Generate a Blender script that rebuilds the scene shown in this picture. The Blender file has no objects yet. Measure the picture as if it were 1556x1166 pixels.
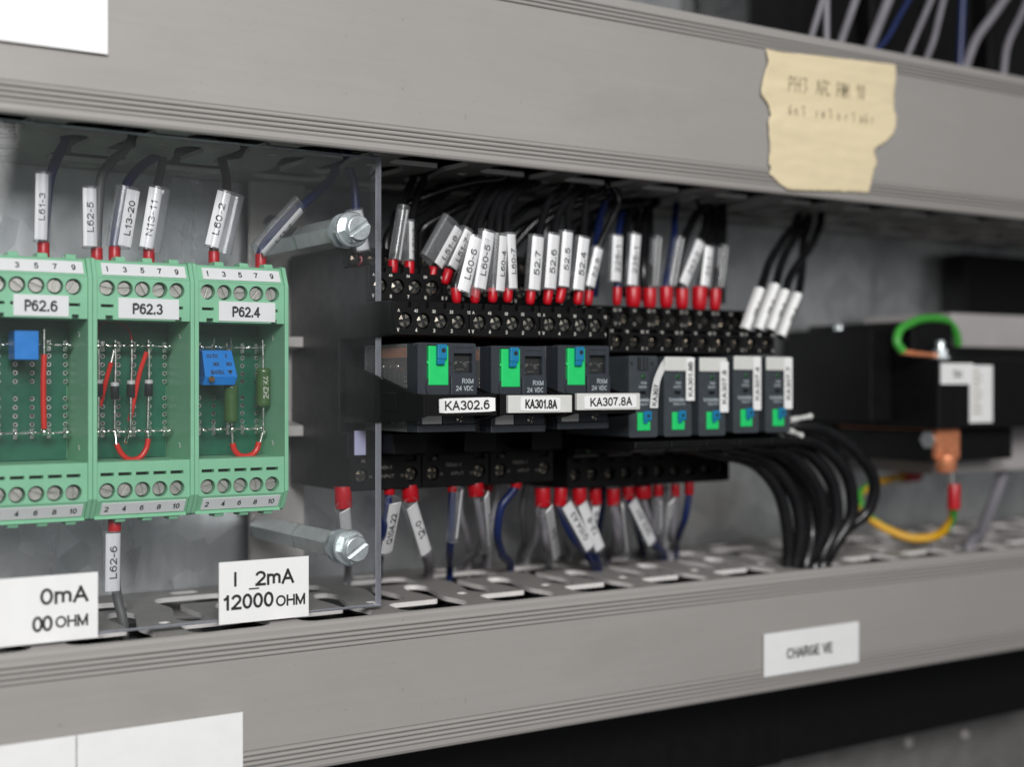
import bpy, math, random
from mathutils import Vector, Matrix
random.seed(7)
R = math.radians
M = 0.001                      # everything below is written in millimetres
sc = bpy.context.scene
COL = sc.collection

# ------------------------------------------------------------------ camera
FPX, CX, CZ, HOR = 2050.0, .5453, .8383, 581.0     # focal length in photo pixels, view direction, horizon row
cam_d = bpy.data.cameras.new("camera")
cam = bpy.data.objects.new("camera", cam_d); COL.objects.link(cam)
cam.location = (0, 0, 0)
cam.rotation_euler = (R(90), 0, -math.atan2(CX, CZ))
cam_d.sensor_width = 36.0
cam_d.lens = FPX / 1556 * 36
cam_d.clip_start = 0.01; cam_d.clip_end = 50
cam_d.dof.use_dof = True
cam_d.dof.focus_distance = 0.423
cam_d.dof.aperture_fstop = 6.2
sc.camera = cam

# ------------------------------------------------------------------ light
w = bpy.data.worlds.new("World"); sc.world = w; w.use_nodes = True
wb = w.node_tree.nodes["Background"]
wb.inputs[0].default_value = (.95, .98, 1, 1)
# the room in front of the cabinet is lit, the space behind and below it is dim
_n = w.node_tree.nodes; _l = w.node_tree.links
_tc = _n.new('ShaderNodeTexCoord'); _dp = _n.new('ShaderNodeVectorMath'); _dp.operation = 'DOT_PRODUCT'
_dp.inputs[1].default_value = (-.25, -.80, .55); _l.new(_tc.outputs['Generated'], _dp.inputs[0])
_mr = _n.new('ShaderNodeMapRange'); _mr.inputs[1].default_value = -.1; _mr.inputs[2].default_value = .9
_mr.inputs[3].default_value = .02; _mr.inputs[4].default_value = .28; _l.new(_dp.outputs['Value'], _mr.inputs[0])
_l.new(_mr.outputs[0], wb.inputs[1])

def area(name, loc, target, size, power, col=(1, 1, 1), sy=None):
    d = bpy.data.lights.new(name, 'AREA'); d.energy = power; d.color = col
    d.size = size
    if sy: d.shape = 'RECTANGLE'; d.size_y = sy
    o = bpy.data.objects.new(name, d); COL.objects.link(o)
    o.location = Vector(loc)
    o.rotation_euler = (Vector(target) - Vector(loc)).to_track_quat('-Z', 'Y').to_euler()
    return o
area("work_lamp", (-.14, -.34, .345), (.20, .40, .01), .26, 6.2, (1, .99, .98))
area("fill_lamp", (.10, -1.25, .62), (.3, .40, -.02), .8, 9.0, (1, .99, .98))  # added frontal fill, brightens the wires under the sockets

vs = sc.view_settings
vs.view_transform = 'Standard'; vs.look = 'None'; vs.exposure = 0; vs.gamma = 1
sc.render.engine = 'CYCLES'
sc.cycles.max_bounces = 10; sc.cycles.transparent_max_bounces = 24
sc.cycles.use_denoising = True
sc.cycles.caustics_reflective = False; sc.cycles.caustics_refractive = False

# ------------------------------------------------------------------ survey helpers (photo pixel -> point on a plane, mm)
def at(px, py, Y):
    u = (px - 778) / FPX; D = Y / (CZ - CX * u)
    return Vector((CX * D + CZ * u * D, Y, -(py - HOR) / FPX * D))
def onz(px, py, Z):
    u = (px - 778) / FPX; D = -Z * FPX / (py - HOR)
    return Vector((CX * D + CZ * u * D, D * (CZ - CX * u), Z))

# ------------------------------------------------------------------ materials
def nodes(name):
    m = bpy.data.materials.new(name); m.use_nodes = True
    nt = m.node_tree
    return m, nt, nt.nodes["Principled BSDF"], nt.nodes["Material Output"]
def noise(nt, scale, detail=4, rough=.55, stretch=None):
    tc = nt.nodes.new('ShaderNodeTexCoord'); mp = nt.nodes.new('ShaderNodeMapping')
    nt.links.new(tc.outputs['Object'], mp.inputs[0])
    if stretch: mp.inputs['Scale'].default_value = stretch
    n = nt.nodes.new('ShaderNodeTexNoise'); n.inputs['Scale'].default_value = scale
    n.inputs['Detail'].default_value = detail; n.inputs['Roughness'].default_value = rough
    nt.links.new(mp.outputs[0], n.inputs[0])
    return n.outputs[0]
def ramp(nt, fac, a, b, lo=.3, hi=.7):
    r = nt.nodes.new('ShaderNodeMapRange'); r.inputs[1].default_value = lo; r.inputs[2].default_value = hi
    r.inputs[3].default_value = a; r.inputs[4].default_value = b
    nt.links.new(fac, r.inputs[0]); return r.outputs[0]
def mixcol(nt, fac, c1, c2):
    x = nt.nodes.new('ShaderNodeMix'); x.data_type = 'RGBA'
    nt.links.new(fac, x.inputs[0]); x.inputs[6].default_value = (*c1, 1); x.inputs[7].default_value = (*c2, 1)
    return x.outputs[2]
def bump(nt, b, h, strength, dist):
    n = nt.nodes.new('ShaderNodeBump'); n.inputs['Strength'].default_value = strength; n.inputs['Distance'].default_value = dist
    nt.links.new(h, n.inputs['Height']); nt.links.new(n.outputs[0], b.inputs['Normal'])
def plastic(name, col, rough=.45, var=.08, scale=250, bs=.12, spec=.5, stretch=None, fine=1800):
    m, nt, b, o = nodes(name)
    f = noise(nt, scale, 5, .6, stretch)
    c1 = tuple(max(0, c * (1 - var)) for c in col); c2 = tuple(min(1, c * (1 + var)) for c in col)
    nt.links.new(mixcol(nt, ramp(nt, f, 0, 1), c1, c2), b.inputs['Base Color'])
    nt.links.new(ramp(nt, f, rough - .06, rough + .06), b.inputs['Roughness'])
    b.inputs['Specular IOR Level'].default_value = spec
    if bs: bump(nt, b, noise(nt, fine, 3), bs, .0001)
    return m
def metal(name, col, rough=.3, var=.12, scale=400, bs=.1, metallic=1.0, stretch=None):
    m = plastic(name, col, rough, var, scale, bs, .5, stretch)
    m.node_tree.nodes["Principled BSDF"].inputs['Metallic'].default_value = metallic
    return m
def clear(name, haze=.03, tint=(1, 1, 1), ior=1.45, rough=.03, dust=0):
    m, nt, b, o = nodes(name)
    nt.nodes.remove(b)
    t = nt.nodes.new('ShaderNodeBsdfTransparent'); t.inputs[0].default_value = (*tint, 1)
    g = nt.nodes.new('ShaderNodeBsdfGlossy'); g.inputs['Roughness'].default_value = rough
    d = nt.nodes.new('ShaderNodeBsdfDiffuse'); d.inputs[0].default_value = (.8, .82, .84, 1)
    fr = nt.nodes.new('ShaderNodeFresnel'); gm = nt.nodes.new('ShaderNodeNewGeometry'); mr = nt.nodes.new('ShaderNodeMapRange')
    mr.inputs[3].default_value = ior; mr.inputs[4].default_value = 1 / ior       # both faces of the thin sheet reflect alike
    nt.links.new(gm.outputs['Backfacing'], mr.inputs[0]); nt.links.new(mr.outputs[0], fr.inputs[0])
    m1 = nt.nodes.new('ShaderNodeMixShader'); m2 = nt.nodes.new('ShaderNodeMixShader')
    nt.links.new(fr.outputs[0], m1.inputs[0]); nt.links.new(t.outputs[0], m1.inputs[1]); nt.links.new(g.outputs[0], m1.inputs[2])
    if dust:
        f = noise(nt, 60, 6, .7); nt.links.new(ramp(nt, f, haze * .6, haze * 1.5), m2.inputs[0])
    else:
        m2.inputs[0].default_value = haze
    nt.links.new(m1.outputs[0], m2.inputs[1]); nt.links.new(d.outputs[0], m2.inputs[2])
    nt.links.new(m2.outputs[0], o.inputs[0])
    return m

def galv():
    m, nt, b, o = nodes("galvanised_steel")
    f = noise(nt, 28, 6, .62, (1, 1, .55)); g = noise(nt, 260, 4, .6, (1, 1, .12))
    v = nt.nodes.new('ShaderNodeTexVoronoi'); v.inputs['Scale'].default_value = 90
    tc = nt.nodes.new('ShaderNodeTexCoord'); nt.links.new(tc.outputs['Object'], v.inputs['Vector'])
    mx = nt.nodes.new('ShaderNodeMath'); mx.operation = 'MULTIPLY_ADD'
    sep = nt.nodes.new('ShaderNodeSeparateColor'); nt.links.new(v.outputs['Color'], sep.inputs[0])
    nt.links.new(sep.outputs[0], mx.inputs[0]); mx.inputs[1].default_value = .22; nt.links.new(f, mx.inputs[2])
    nt.links.new(mixcol(nt, ramp(nt, mx.outputs[0], 0, 1, .35, .85), (.47, .50, .515), (.95, .96, .97)), b.inputs['Base Color'])
    ad = nt.nodes.new('ShaderNodeMath'); ad.operation = 'ADD'; nt.links.new(g, ad.inputs[0]); nt.links.new(f, ad.inputs[1])
    nt.links.new(ramp(nt, ad.outputs[0], .24, .42, .7, 1.3), b.inputs['Roughness'])
    b.inputs['Metallic'].default_value = .88
    bump(nt, b, g, .08, .0002)
    return m

def duct_mat():
    m, nt, b, o = nodes("duct_grey_pvc")
    f = noise(nt, 14, 5, .6, (.35, 1, 1.2)); g = noise(nt, 420, 3, .6, (.03, 1, 1)); h = noise(nt, 70, 5, .65)
    a = nt.nodes.new('ShaderNodeMath'); a.operation = 'MULTIPLY_ADD'
    nt.links.new(g, a.inputs[0]); a.inputs[1].default_value = .45; nt.links.new(f, a.inputs[2])
    nt.links.new(mixcol(nt, ramp(nt, a.outputs[0], 0, 1, .45, 1.0), (.290, .274, .260), (.326, .309, .294)), b.inputs['Base Color'])
    base = b.inputs['Base Color'].links[0].from_socket
    sp = noise(nt, 650, 2, .5); sm = noise(nt, 9, 6, .7, (1, 1, 2.5))
    k1 = ramp(nt, sp, 0, .45, .70, .78); k2 = ramp(nt, sm, 0, .16, .55, .75)
    mx = nt.nodes.new('ShaderNodeMath'); mx.operation = 'MAXIMUM'; nt.links.new(k1, mx.inputs[0]); nt.links.new(k2, mx.inputs[1])
    d = nt.nodes.new('ShaderNodeMix'); d.data_type = 'RGBA'; nt.links.new(mx.outputs[0], d.inputs[0]); nt.links.new(base, d.inputs[6]); d.inputs[7].default_value = (.16, .145, .13, 1)
    nt.links.new(d.outputs[2], b.inputs['Base Color'])
    nt.links.new(ramp(nt, h, .38, .60), b.inputs['Roughness'])
    b.inputs['Specular IOR Level'].default_value = .4
    bump(nt, b, noise(nt, 1500, 3), .12, .0001)
    return m

MT = {}
MT['panel'] = galv()
MT['duct'] = duct_mat()
MT['duct_cut'] = plastic("duct_cut_edge", (.72, .69, .67), .5, .06, 300)
MT['paper'] = plastic("white_label_card", (.79, .79, .785), .5, .02, 200, .05)
MT['ink'] = plastic("black_print", (.018, .016, .018), .55, .2, 900, 0)
MT['ink_soft'] = plastic("grey_pencil", (.36, .315, .21), .7, .35, 500, 0)
MT['print_white'] = plastic("pale_print", (.62, .60, .55), .6, .1, 900, 0)
MT['print_dim'] = plastic("faint_print", (.13, .12, .11), .6, .2, 900, 0)
MT['print_grey'] = plastic("grey_print", (.40, .45, .48), .6, .1, 900, 0)
MT['tape'] = plastic("masking_tape", (.73, .62, .41), .62, .08, 60, .6, .25, (.16, 1, 2.6), 420)
MT['acrylic'] = clear("clear_acrylic", .006, (.97, .975, .98), 1.42, .02, 1)
MT['acrylic_edge'] = plastic("acrylic_cut_edge", (.40, .40, .46), .3, .18, 90, .2)
MT['sleeve'] = clear("clear_pvc_sleeve", .075, (.96, .96, .97), 1.5, .16)
MT['cover'] = clear("clear_polycarbonate", .10, (.93, .93, .93), 1.5, .08)
MT['zinc'] = metal("zinc_plated_steel", (.74, .80, .81), .30, .12, 250, .1, .8)
MT['spacer'] = metal("zinc_spacer", (.62, .66, .65), .34, .12, 200, .1, .6)
MT['screw'] = metal("nickel_screw", (.70, .645, .55), .23, .25, 500)
MT['screw_dull'] = metal("dull_screw", (.50, .48, .44), .42, .16, 500, .1, .75)
MT['screw_dark'] = metal("shaded_screw", (.36, .30, .23), .24, .4, 500)  # darker copy of the screw metal, shade put into its colour
MT['tin'] = metal("solder_tin", (.72, .70, .66), .25, .25, 700)
MT['copper'] = metal("copper_bar", (.80, .30, .15), .36, .18, 300, .2, .55)
MT['steel'] = metal("steel_strip", (.66, .625, .59), .42, .10, 60, .1, .45, (1, 1, .1))
MT['green'] = plastic("module_green_plastic", (.235, .54, .33), .42, .05, 120, .05)
MT['pcb'] = plastic("circuit_board_green", (.012, .115, .065), .32, .2, 120, .05)
MT['dark'] = plastic("recess_shade", (.012, .013, .013), .6)  # shade inside holes and recesses, put into the colour
MT['black'] = plastic("black_socket_plastic", (.0042, .0042, .0047), .44, .15, 200, .2, .24)
MT['black2'] = plastic("black_device_plastic", (.0042, .0042, .0047), .48, .15, 200, .2, .24)
MT['relay'] = plastic("relay_slate_plastic", (.030, .036, .045), .40, .10, 200, .1)
MT['slim'] = plastic("slim_relay_plastic", (.042, .050, .058), .42, .10, 200, .1)
MT['flag'] = plastic("relay_green_flag", (.015, .55, .14), .4, .06, 200, .05)
MT['blue'] = plastic("relay_blue_button", (.006, .17, .34), .38, .06, 200, .05)
MT['pot'] = plastic("trimmer_blue", (.006, .20, .62), .36, .08, 250, .1)
MT['resistor'] = plastic("resistor_green_enamel", (.055, .115, .035), .22, .12, 200, .05)
MT['diode'] = plastic("diode_black", (.022, .023, .026), .35)
MT['band'] = plastic("diode_band", (.42, .42, .42), .4)
MT['red'] = plastic("red_ferrule_plastic", (.44, .004, .012), .34, .08, 200, .05)
MT['redwire'] = plastic("red_wire_insulation", (.60, .020, .012), .3, .06, 200, 0)
MT['wblack'] = plastic("black_wire_pvc", (.008, .008, .009), .26, .15, 120, .1)
MT['wblue'] = plastic("blue_wire_pvc", (.008, .018, .085), .36, .12, 120, .1)
MT['wbright'] = plastic("bright_blue_wire_pvc", (.011, .048, .25), .36, .12, 120, .1)
MT['wgrey'] = plastic("grey_wire_pvc", (.46, .45, .475), .4, .08, 120, .1)
MT['wmid'] = plastic("grey_or_shaded_wire_pvc", (.20, .19, .21), .42, .1, 120, .1)  # grey wires, and pale ones above the duct greyed to imitate shade
MT['wbrown'] = plastic("brown_wire_pvc", (.045, .026, .018), .4, .1, 120, .1)
MT['wdarkgrey'] = plastic("dark_grey_wire_pvc", (.10, .10, .10), .4, .1, 120, .1)
MT['wgreen'] = plastic("green_wire_pvc", (.055, .34, .045), .38, .1, 120, .1)
MT['wyellow'] = plastic("yellow_wire_pvc", (.72, .38, .012), .38, .1, 120, .1)
MT['lightgrey'] = plastic("light_grey_plastic", (.60, .60, .575), .45, .05, 200, .1)
MT['greybox'] = plastic("grey_enclosure_paint", (.40, .37, .37), .5, .05, 80, .15)
MT['amber'] = plastic("orange_coil_wrap", (.60, .17, .03), .35, .25, 500)
MT['brass'] = metal("brass_contact", (.80, .50, .22), .3)
MT['lav'] = plastic("lavender_plastic", (.42, .42, .60), .45)
MT['led'] = plastic("dark_green_lens", (.006, .07, .014), .2)
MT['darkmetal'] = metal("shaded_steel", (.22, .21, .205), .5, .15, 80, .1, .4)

# ------------------------------------------------------------------ mesh builder
def _arc(cx, cy, rx, ry, a0, a1, n=14):
    return [(cx + rx * math.cos(R(a0 + (a1 - a0) * k / n)), cy + ry * math.sin(R(a0 + (a1 - a0) * k / n))) for k in range(n + 1)]
GL = {                               # strokes of a plain grotesque letter, cap height 1: (width, strokes)
    '0': (.54, [_arc(.27, .5, .27, .5, 90, 450, 24)]), '1': (.40, [[(.04, .74), (.17, .81), (.27, .93)], [(.30, 1), (.30, 0)]]),
    '2': (.56, [_arc(.28, .71, .27, .29, 170, -38) + [(.02, .02)], [(0, 0), (.56, 0)]]),
    '3': (.56, [_arc(.27, .75, .25, .25, 165, -90), _arc(.27, .265, .29, .265, 88, -165)]),
    '4': (.60, [[(.44, 0), (.44, 1)], [(.44, .98), (.02, .29)], [(0, .27), (.60, .27)]]),
    '5': (.56, [[(.52, 1), (.12, 1)], [(.13, 1), (.06, .5)], _arc(.26, .33, .30, .33, 135, -160)]),
    '6': (.56, [_arc(.285, .32, .275, .32, 0, 360, 22), _arc(.31, .5, .30, .5, 48, 190)]),
    '7': (.54, [[(0, 1), (.54, 1)], [(.53, 1), (.33, .6), (.22, .25), (.18, 0)]]),
    '8': (.56, [_arc(.28, .755, .235, .245, 0, 360, 20), _arc(.28, .26, .28, .26, 0, 360, 20)]),
    '9': (.56, [_arc(.275, .68, .275, .32, 0, 360, 22), _arc(.25, .5, .30, .5, 228, 370)]),
    'A': (.70, [[(0, 0), (.35, 1)], [(.35, 1), (.70, 0)], [(.13, .33), (.57, .33)]]),
    'B': (.60, [[(0, 0), (0, 1)], [(0, 1), (.34, 1)] + _arc(.34, .76, .22, .24, 90, -90) + [(0, .52)], [(.34, .52)] + _arc(.34, .26, .27, .26, 90, -90) + [(0, 0)]]),
    'C': (.68, [_arc(.36, .5, .36, .5, 42, 318, 20)]), 'D': (.64, [[(0, 0), (0, 1)], [(0, 1), (.26, 1)] + _arc(.26, .5, .38, .5, 90, -90) + [(0, 0)]]),
    'E': (.54, [[(0, 0), (0, 1)], [(0, 1), (.54, 1)], [(0, .52), (.5, .52)], [(0, 0), (.56, 0)]]),
    'G': (.72, [_arc(.37, .5, .37, .5, 45, 330, 20), [(.70, .22), (.70, .47)], [(.40, .47), (.72, .47)]]),
    'H': (.62, [[(0, 0), (0, 1)], [(.62, 0), (.62, 1)], [(0, .52), (.62, .52)]]), 'I': (.05, [[(.02, 0), (.02, 1)]]),
    'K': (.64, [[(0, 0), (0, 1)], [(.60, 1), (.02, .36)], [(.22, .58), (.64, 0)]]), 'L': (.50, [[(0, 1), (0, 0)], [(0, 0), (.50, 0)]]),
    'M': (.74, [[(0, 0), (0, 1)], [(0, 1), (.37, .04)], [(.37, .04), (.74, 1)], [(.74, 1), (.74, 0)]]),
    'N': (.62, [[(0, 0), (0, 1)], [(0, 1), (.62, 0)], [(.62, 0), (.62, 1)]]), 'O': (.76, [_arc(.38, .5, .38, .5, 0, 360, 24)]),
    'P': (.58, [[(0, 0), (0, 1)], [(0, 1), (.34, 1)] + _arc(.34, .73, .24, .27, 90, -90) + [(0, .46)]]),
    'Q': (.76, [_arc(.38, .5, .38, .5, 0, 360, 24), [(.46, .22), (.74, -.06)]]),
    'R': (.64, [[(0, 0), (0, 1)], [(0, 1), (.36, 1)] + _arc(.36, .74, .24, .26, 90, -90) + [(0, .48)], [(.32, .48), (.64, 0)]]),
    'S': (.60, [_arc(.30, .74, .26, .26, 30, 235, 12) + _arc(.30, .26, .29, .27, 65, -155, 14)]), 'T': (.60, [[(0, 1), (.60, 1)], [(.30, 1), (.30, 0)]]),
    'U': (.60, [[(0, 1)] + _arc(.30, .3, .30, .3, 180, 360) + [(.60, 1)]]), 'V': (.64, [[(0, 1), (.32, 0)], [(.32, 0), (.64, 1)]]),
    'X': (.64, [[(0, 0), (.62, 1)], [(0, 1), (.64, 0)]]), 'Y': (.64, [[(0, 1), (.32, .44)], [(.64, 1), (.32, .44)], [(.32, .46), (.32, 0)]]),
    'a': (.5, [_arc(.24, .24, .22, .24, 0, 360, 16), [(.46, .72), (.46, 0)]]), 'c': (.46, [_arc(.25, .36, .25, .36, 45, 315)]),
    'd': (.5, [_arc(.24, .36, .24, .36, 0, 360, 16), [(.48, 1), (.48, 0)]]), 'e': (.5, [[(.02, .38), (.49, .38)], _arc(.25, .36, .25, .36, 5, 310)]),
    'h': (.46, [[(0, 1), (0, 0)], _arc(.23, .47, .23, .25, 170, 0) + [(.46, 0)]]), 'i': (.06, [[(.02, .72), (.02, 0)], [(.02, 1), (.02, .9)]]),
    'l': (.06, [[(.02, 1), (.02, 0)]]), 'm': (.78, [[(0, .72), (0, 0)], _arc(.20, .50, .19, .22, 165, 0) + [(.39, 0)], _arc(.59, .50, .19, .22, 165, 0) + [(.78, 0)]]),
    'n': (.46, [[(0, .72), (0, 0)], _arc(.23, .47, .23, .25, 170, 0) + [(.46, 0)]]), 'r': (.3, [[(0, .72), (0, 0)], _arc(.23, .47, .23, .25, 170, 70)]),
    't': (.28, [[(.12, .95), (.12, .1), (.28, 0)], [(0, .72), (.28, .72)]]),
    '-': (.32, [[(.02, .37), (.30, .37)]]), '.': (.16, [[(.08, 0), (.08, .06)]]), '_': (.62, [[(0, 0), (.62, 0)]]), ' ': (.25, []),
}
def line_of(s, gap=.235):
    x = 0; out = []
    for ch in s:
        w_, st = GL[ch]
        out += [[(x + a, b) for a, b in q] for q in st]; x += w_ + gap
    return out, max(.05, x - gap)

class MB:
    def __init__(s): s.v = []; s.f = []; s.m = []; s.sm = []
    def add(s, verts, faces, mat=0, smooth=False):
        n = len(s.v); s.v += [Vector(p) for p in verts]
        for f in faces: s.f.append(tuple(i + n for i in f)); s.m.append(mat); s.sm.append(smooth)
        return s
    def box(s, x0, x1, y0, y1, z0, z1, mat=0):
        v = [(x, y, z) for x in (x0, x1) for y in (y0, y1) for z in (z0, z1)]
        return s.add(v, [(0, 1, 3, 2), (4, 6, 7, 5), (0, 4, 5, 1), (2, 3, 7, 6), (0, 2, 6, 4), (1, 5, 7, 3)], mat)
    def obox(s, c, ax, ay, az, lx, ly, lz, mat=0):
        c = Vector(c); ax = Vector(ax).normalized() * lx / 2; ay = Vector(ay).normalized() * ly / 2; az = Vector(az).normalized() * lz / 2
        v = [c + a * ax + b * ay + d * az for a in (-1, 1) for b in (-1, 1) for d in (-1, 1)]
        return s.add(v, [(0, 1, 3, 2), (4, 6, 7, 5), (0, 4, 5, 1), (2, 3, 7, 6), (0, 2, 6, 4), (1, 5, 7, 3)], mat)
    def prism(s, prof, x0, x1, mat=0):            # profile in (y,z) run along x
        n = len(prof)
        v = [(x0, y, z) for y, z in prof] + [(x1, y, z) for y, z in prof]
        f = [(i, (i + 1) % n, n + (i + 1) % n, n + i) for i in range(n)]
        f += [tuple(range(n - 1, -1, -1)), tuple(range(n, 2 * n))]
        return s.add(v, f, mat)
    def lathe(s, p0, axis, rings, n=16, mat=0, smooth=True, cap=True, a0=0):
        ax = Vector(axis).normalized(); t = Vector((0, 0, 1)) if abs(ax.z) < .9 else Vector((1, 0, 0))
        e1 = ax.cross(t).normalized(); e2 = ax.cross(e1); p0 = Vector(p0)
        v = []; f = []
        for d, r in rings:
            for k in range(n):
                a = a0 + 2 * math.pi * k / n; v.append(p0 + ax * d + (e1 * math.cos(a) + e2 * math.sin(a)) * r)
        for i in range(len(rings) - 1):
            for k in range(n):
                f.append((i * n + k, i * n + (k + 1) % n, (i + 1) * n + (k + 1) % n, (i + 1) * n + k))
        s.add(v, f, mat, smooth)
        if cap:
            L = (len(rings) - 1) * n
            s.add(v, [tuple(range(n - 1, -1, -1)), tuple(L + k for k in range(n))], mat, False)
        return s
    def cyl(s, p0, p1, r, n=16, mat=0, smooth=True, r1=None, a0=0):
        p0 = Vector(p0); p1 = Vector(p1); d = p1 - p0
        return s.lathe(p0, d, [(0, r), (d.length, r if r1 is None else r1)], n, mat, smooth, True, a0)
    def blob(s, c, r, mat=0, sx=1, sy=1, sz=1, n=8):
        c = Vector(c); v = []; f = []; m = n // 2
        for i in range(m + 1):
            t = math.pi * i / m
            for k in range(n):
                a = 2 * math.pi * k / n
                v.append(c + Vector((sx * math.sin(t) * math.cos(a), sy * math.sin(t) * math.sin(a), sz * math.cos(t))) * r)
        for i in range(m):
            for k in range(n): f.append((i * n + k, i * n + (k + 1) % n, (i + 1) * n + (k + 1) % n, (i + 1) * n + k))
        return s.add(v, f, mat, True)
    def tube(s, pts, r, n=10, mat=0, step=1.6, cap=True):
        P = smooth_path(pts, step); v = []; f = []
        t = (P[1] - P[0]).normalized(); up = Vector((0, 0, 1)) if abs(t.z) < .9 else Vector((1, 0, 0))
        e = t.cross(up).normalized()
        for i, p in enumerate(P):
            t = (P[min(i + 1, len(P) - 1)] - P[max(i - 1, 0)]).normalized()
            e = (e - t * e.dot(t)).normalized(); g = t.cross(e)
            rr = r if not callable(r) else r(i / (len(P) - 1))
            for k in range(n):
                a = 2 * math.pi * k / n; v.append(p + (e * math.cos(a) + g * math.sin(a)) * rr)
        for i in range(len(P) - 1):
            for k in range(n): f.append((i * n + k, i * n + (k + 1) % n, (i + 1) * n + (k + 1) % n, (i + 1) * n + k))
        s.add(v, f, mat, True)
        if cap:
            L = (len(P) - 1) * n; s.add(v, [tuple(range(n - 1, -1, -1)), tuple(L + k for k in range(n))], mat, False)
        return s
    def text(s, t, c, ax, ay, w, h, mat=1, weight=.18, wrap=None):
        c = Vector(c); ax = Vector(ax).normalized(); ay = Vector(ay).normalized(); nr = ax.cross(ay)
        st, W = line_of(t); th = min(weight * h, .6 * h); W = max(W, .05)
        if t == '_': h_in = 0; th = h
        else: h_in = h - th
        kx = (w - th) / W if W > .11 else 0; lay = 0
        for q in st:
            pts = [Vector(((a - W / 2) * kx, (b - .5) * h_in)) for a, b in q]
            L = []; Rr = []; n = len(pts)
            closed = (pts[0] - pts[-1]).length < 1e-4 and n > 3
            for i, p in enumerate(pts):
                d0 = (p - pts[i - 1]) if i else ((pts[0] - pts[-2]) if closed else pts[1] - p)
                d1 = (pts[i + 1] - p) if i < n - 1 else ((pts[1] - pts[0]) if closed else p - pts[-2])
                d0 = d0.normalized(); d1 = d1.normalized(); d = (d0 + d1)
                d = d.normalized() if d.length > .2 else d1
                k = 1 / max(.6, d.dot(d1)); nn = Vector((-d.y, d.x)) * th / 2 * k
                e = Vector((0, 0))
                if not closed and i == 0: e = -d1 * th * .5 if n == 2 else -d1 * th * .1
                if not closed and i == n - 1: e = d0 * th * .5 if n == 2 else d0 * th * .1
                L.append(p + nn + e); Rr.append(p - nn + e)
            lay += 1; off = nr * (.004 * lay)
            pt = (lambda u: c + ax * u.x + ay * u.y + off) if wrap is None else (lambda u: wrap(u.x, u.y))
            v = [pt(u) for u in L] + [pt(u) for u in Rr]
            s.add(v, [(i, n + i, n + i + 1, i + 1) for i in range(n - 1)], mat)
        return s
    def plate(s, outer, holes, place, mat=0, cutmat=None, t=2.0):
        """flat sheet with holes; place(x, y, h) puts sheet coordinates (h = 0..t) in space"""
        c = bpy.data.curves.new("sheet_source", 'CURVE'); c.dimensions = '2D'; c.fill_mode = 'BOTH'; c.extrude = t / 2
        for ring in [outer] + holes:
            sp = c.splines.new('POLY'); sp.points.add(len(ring) - 1); sp.use_cyclic_u = True
            for p, q in zip(sp.points, ring): p.co = (q[0], q[1], 0, 1)
        o = bpy.data.objects.new("sheet_source", c); COL.objects.link(o)
        dg = bpy.context.evaluated_depsgraph_get(); me = bpy.data.meshes.new_from_object(o.evaluated_get(dg))
        vv = [place(v.co.x, v.co.y, v.co.z + t / 2) for v in me.vertices]
        for p in me.polygons:
            s.add([vv[i] for i in p.vertices], [tuple(range(len(p.vertices)))], mat if abs(p.normal.z) > .5 or cutmat is None else cutmat)
        bpy.data.objects.remove(o); bpy.data.curves.remove(c); bpy.data.meshes.remove(me)
        return s
    def build(s, name, mats, parent=None, bevel=0, seg=2, weld=False):
        org = Vector((0, 0, 0))
        p = parent
        while p is not None:
            org += Vector(p.location); p = p.parent
        me = bpy.data.meshes.new(name)
        me.from_pydata([tuple(v * M - org) for v in s.v], [], s.f)
        for m in (mats if isinstance(mats, (list, tuple)) else [mats]): me.materials.append(MT[m])
        for pl, mi, sm in zip(me.polygons, s.m, s.sm): pl.material_index = mi; pl.use_smooth = sm
        me.update()
        import bmesh
        bm = bmesh.new(); bm.from_mesh(me)
        if weld: bmesh.ops.remove_doubles(bm, verts=bm.verts, dist=1e-6)
        bmesh.ops.recalc_face_normals(bm, faces=bm.faces); bm.to_mesh(me); bm.free()
        o = bpy.data.objects.new(name, me); COL.objects.link(o)
        if parent is not None: o.parent = parent
        if bevel:
            b = o.modifiers.new("edge_round", 'BEVEL'); b.width = bevel * M; b.segments = seg; b.limit_method = 'ANGLE'; b.angle_limit = R(40)
            b.use_clamp_overlap = True
        return o

def smooth_path(pts, step=1.6):
    P = [Vector(p) for p in pts]
    if len(P) == 2:
        n = max(2, int((P[1] - P[0]).length / (step * 3))); return [P[0].lerp(P[1], i / n) for i in range(n + 1)]
    h = [max(1e-6, (q - p).length) for p, q in zip(P, P[1:])]; d = [(q - p) / hh for p, q, hh in zip(P, P[1:], h)]
    v = [d[0]] + [(d[i] * h[i - 1] + d[i - 1] * h[i]) / (h[i] + h[i - 1]) for i in range(1, len(P) - 1)] + [d[-1]]
    out = []
    for i in range(len(P) - 1):
        b, c, mb, mc = P[i], P[i + 1], v[i] * h[i], v[i + 1] * h[i]; n = max(2, min(26, int(h[i] / step)))
        for k in range(n):
            t = k / n; t2 = t * t; t3 = t2 * t
            out.append(b * (2 * t3 - 3 * t2 + 1) + mb * (t3 - 2 * t2 + t) + c * (3 * t2 - 2 * t3) + mc * (t3 - t2))
    out.append(P[-1]); return out

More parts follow.
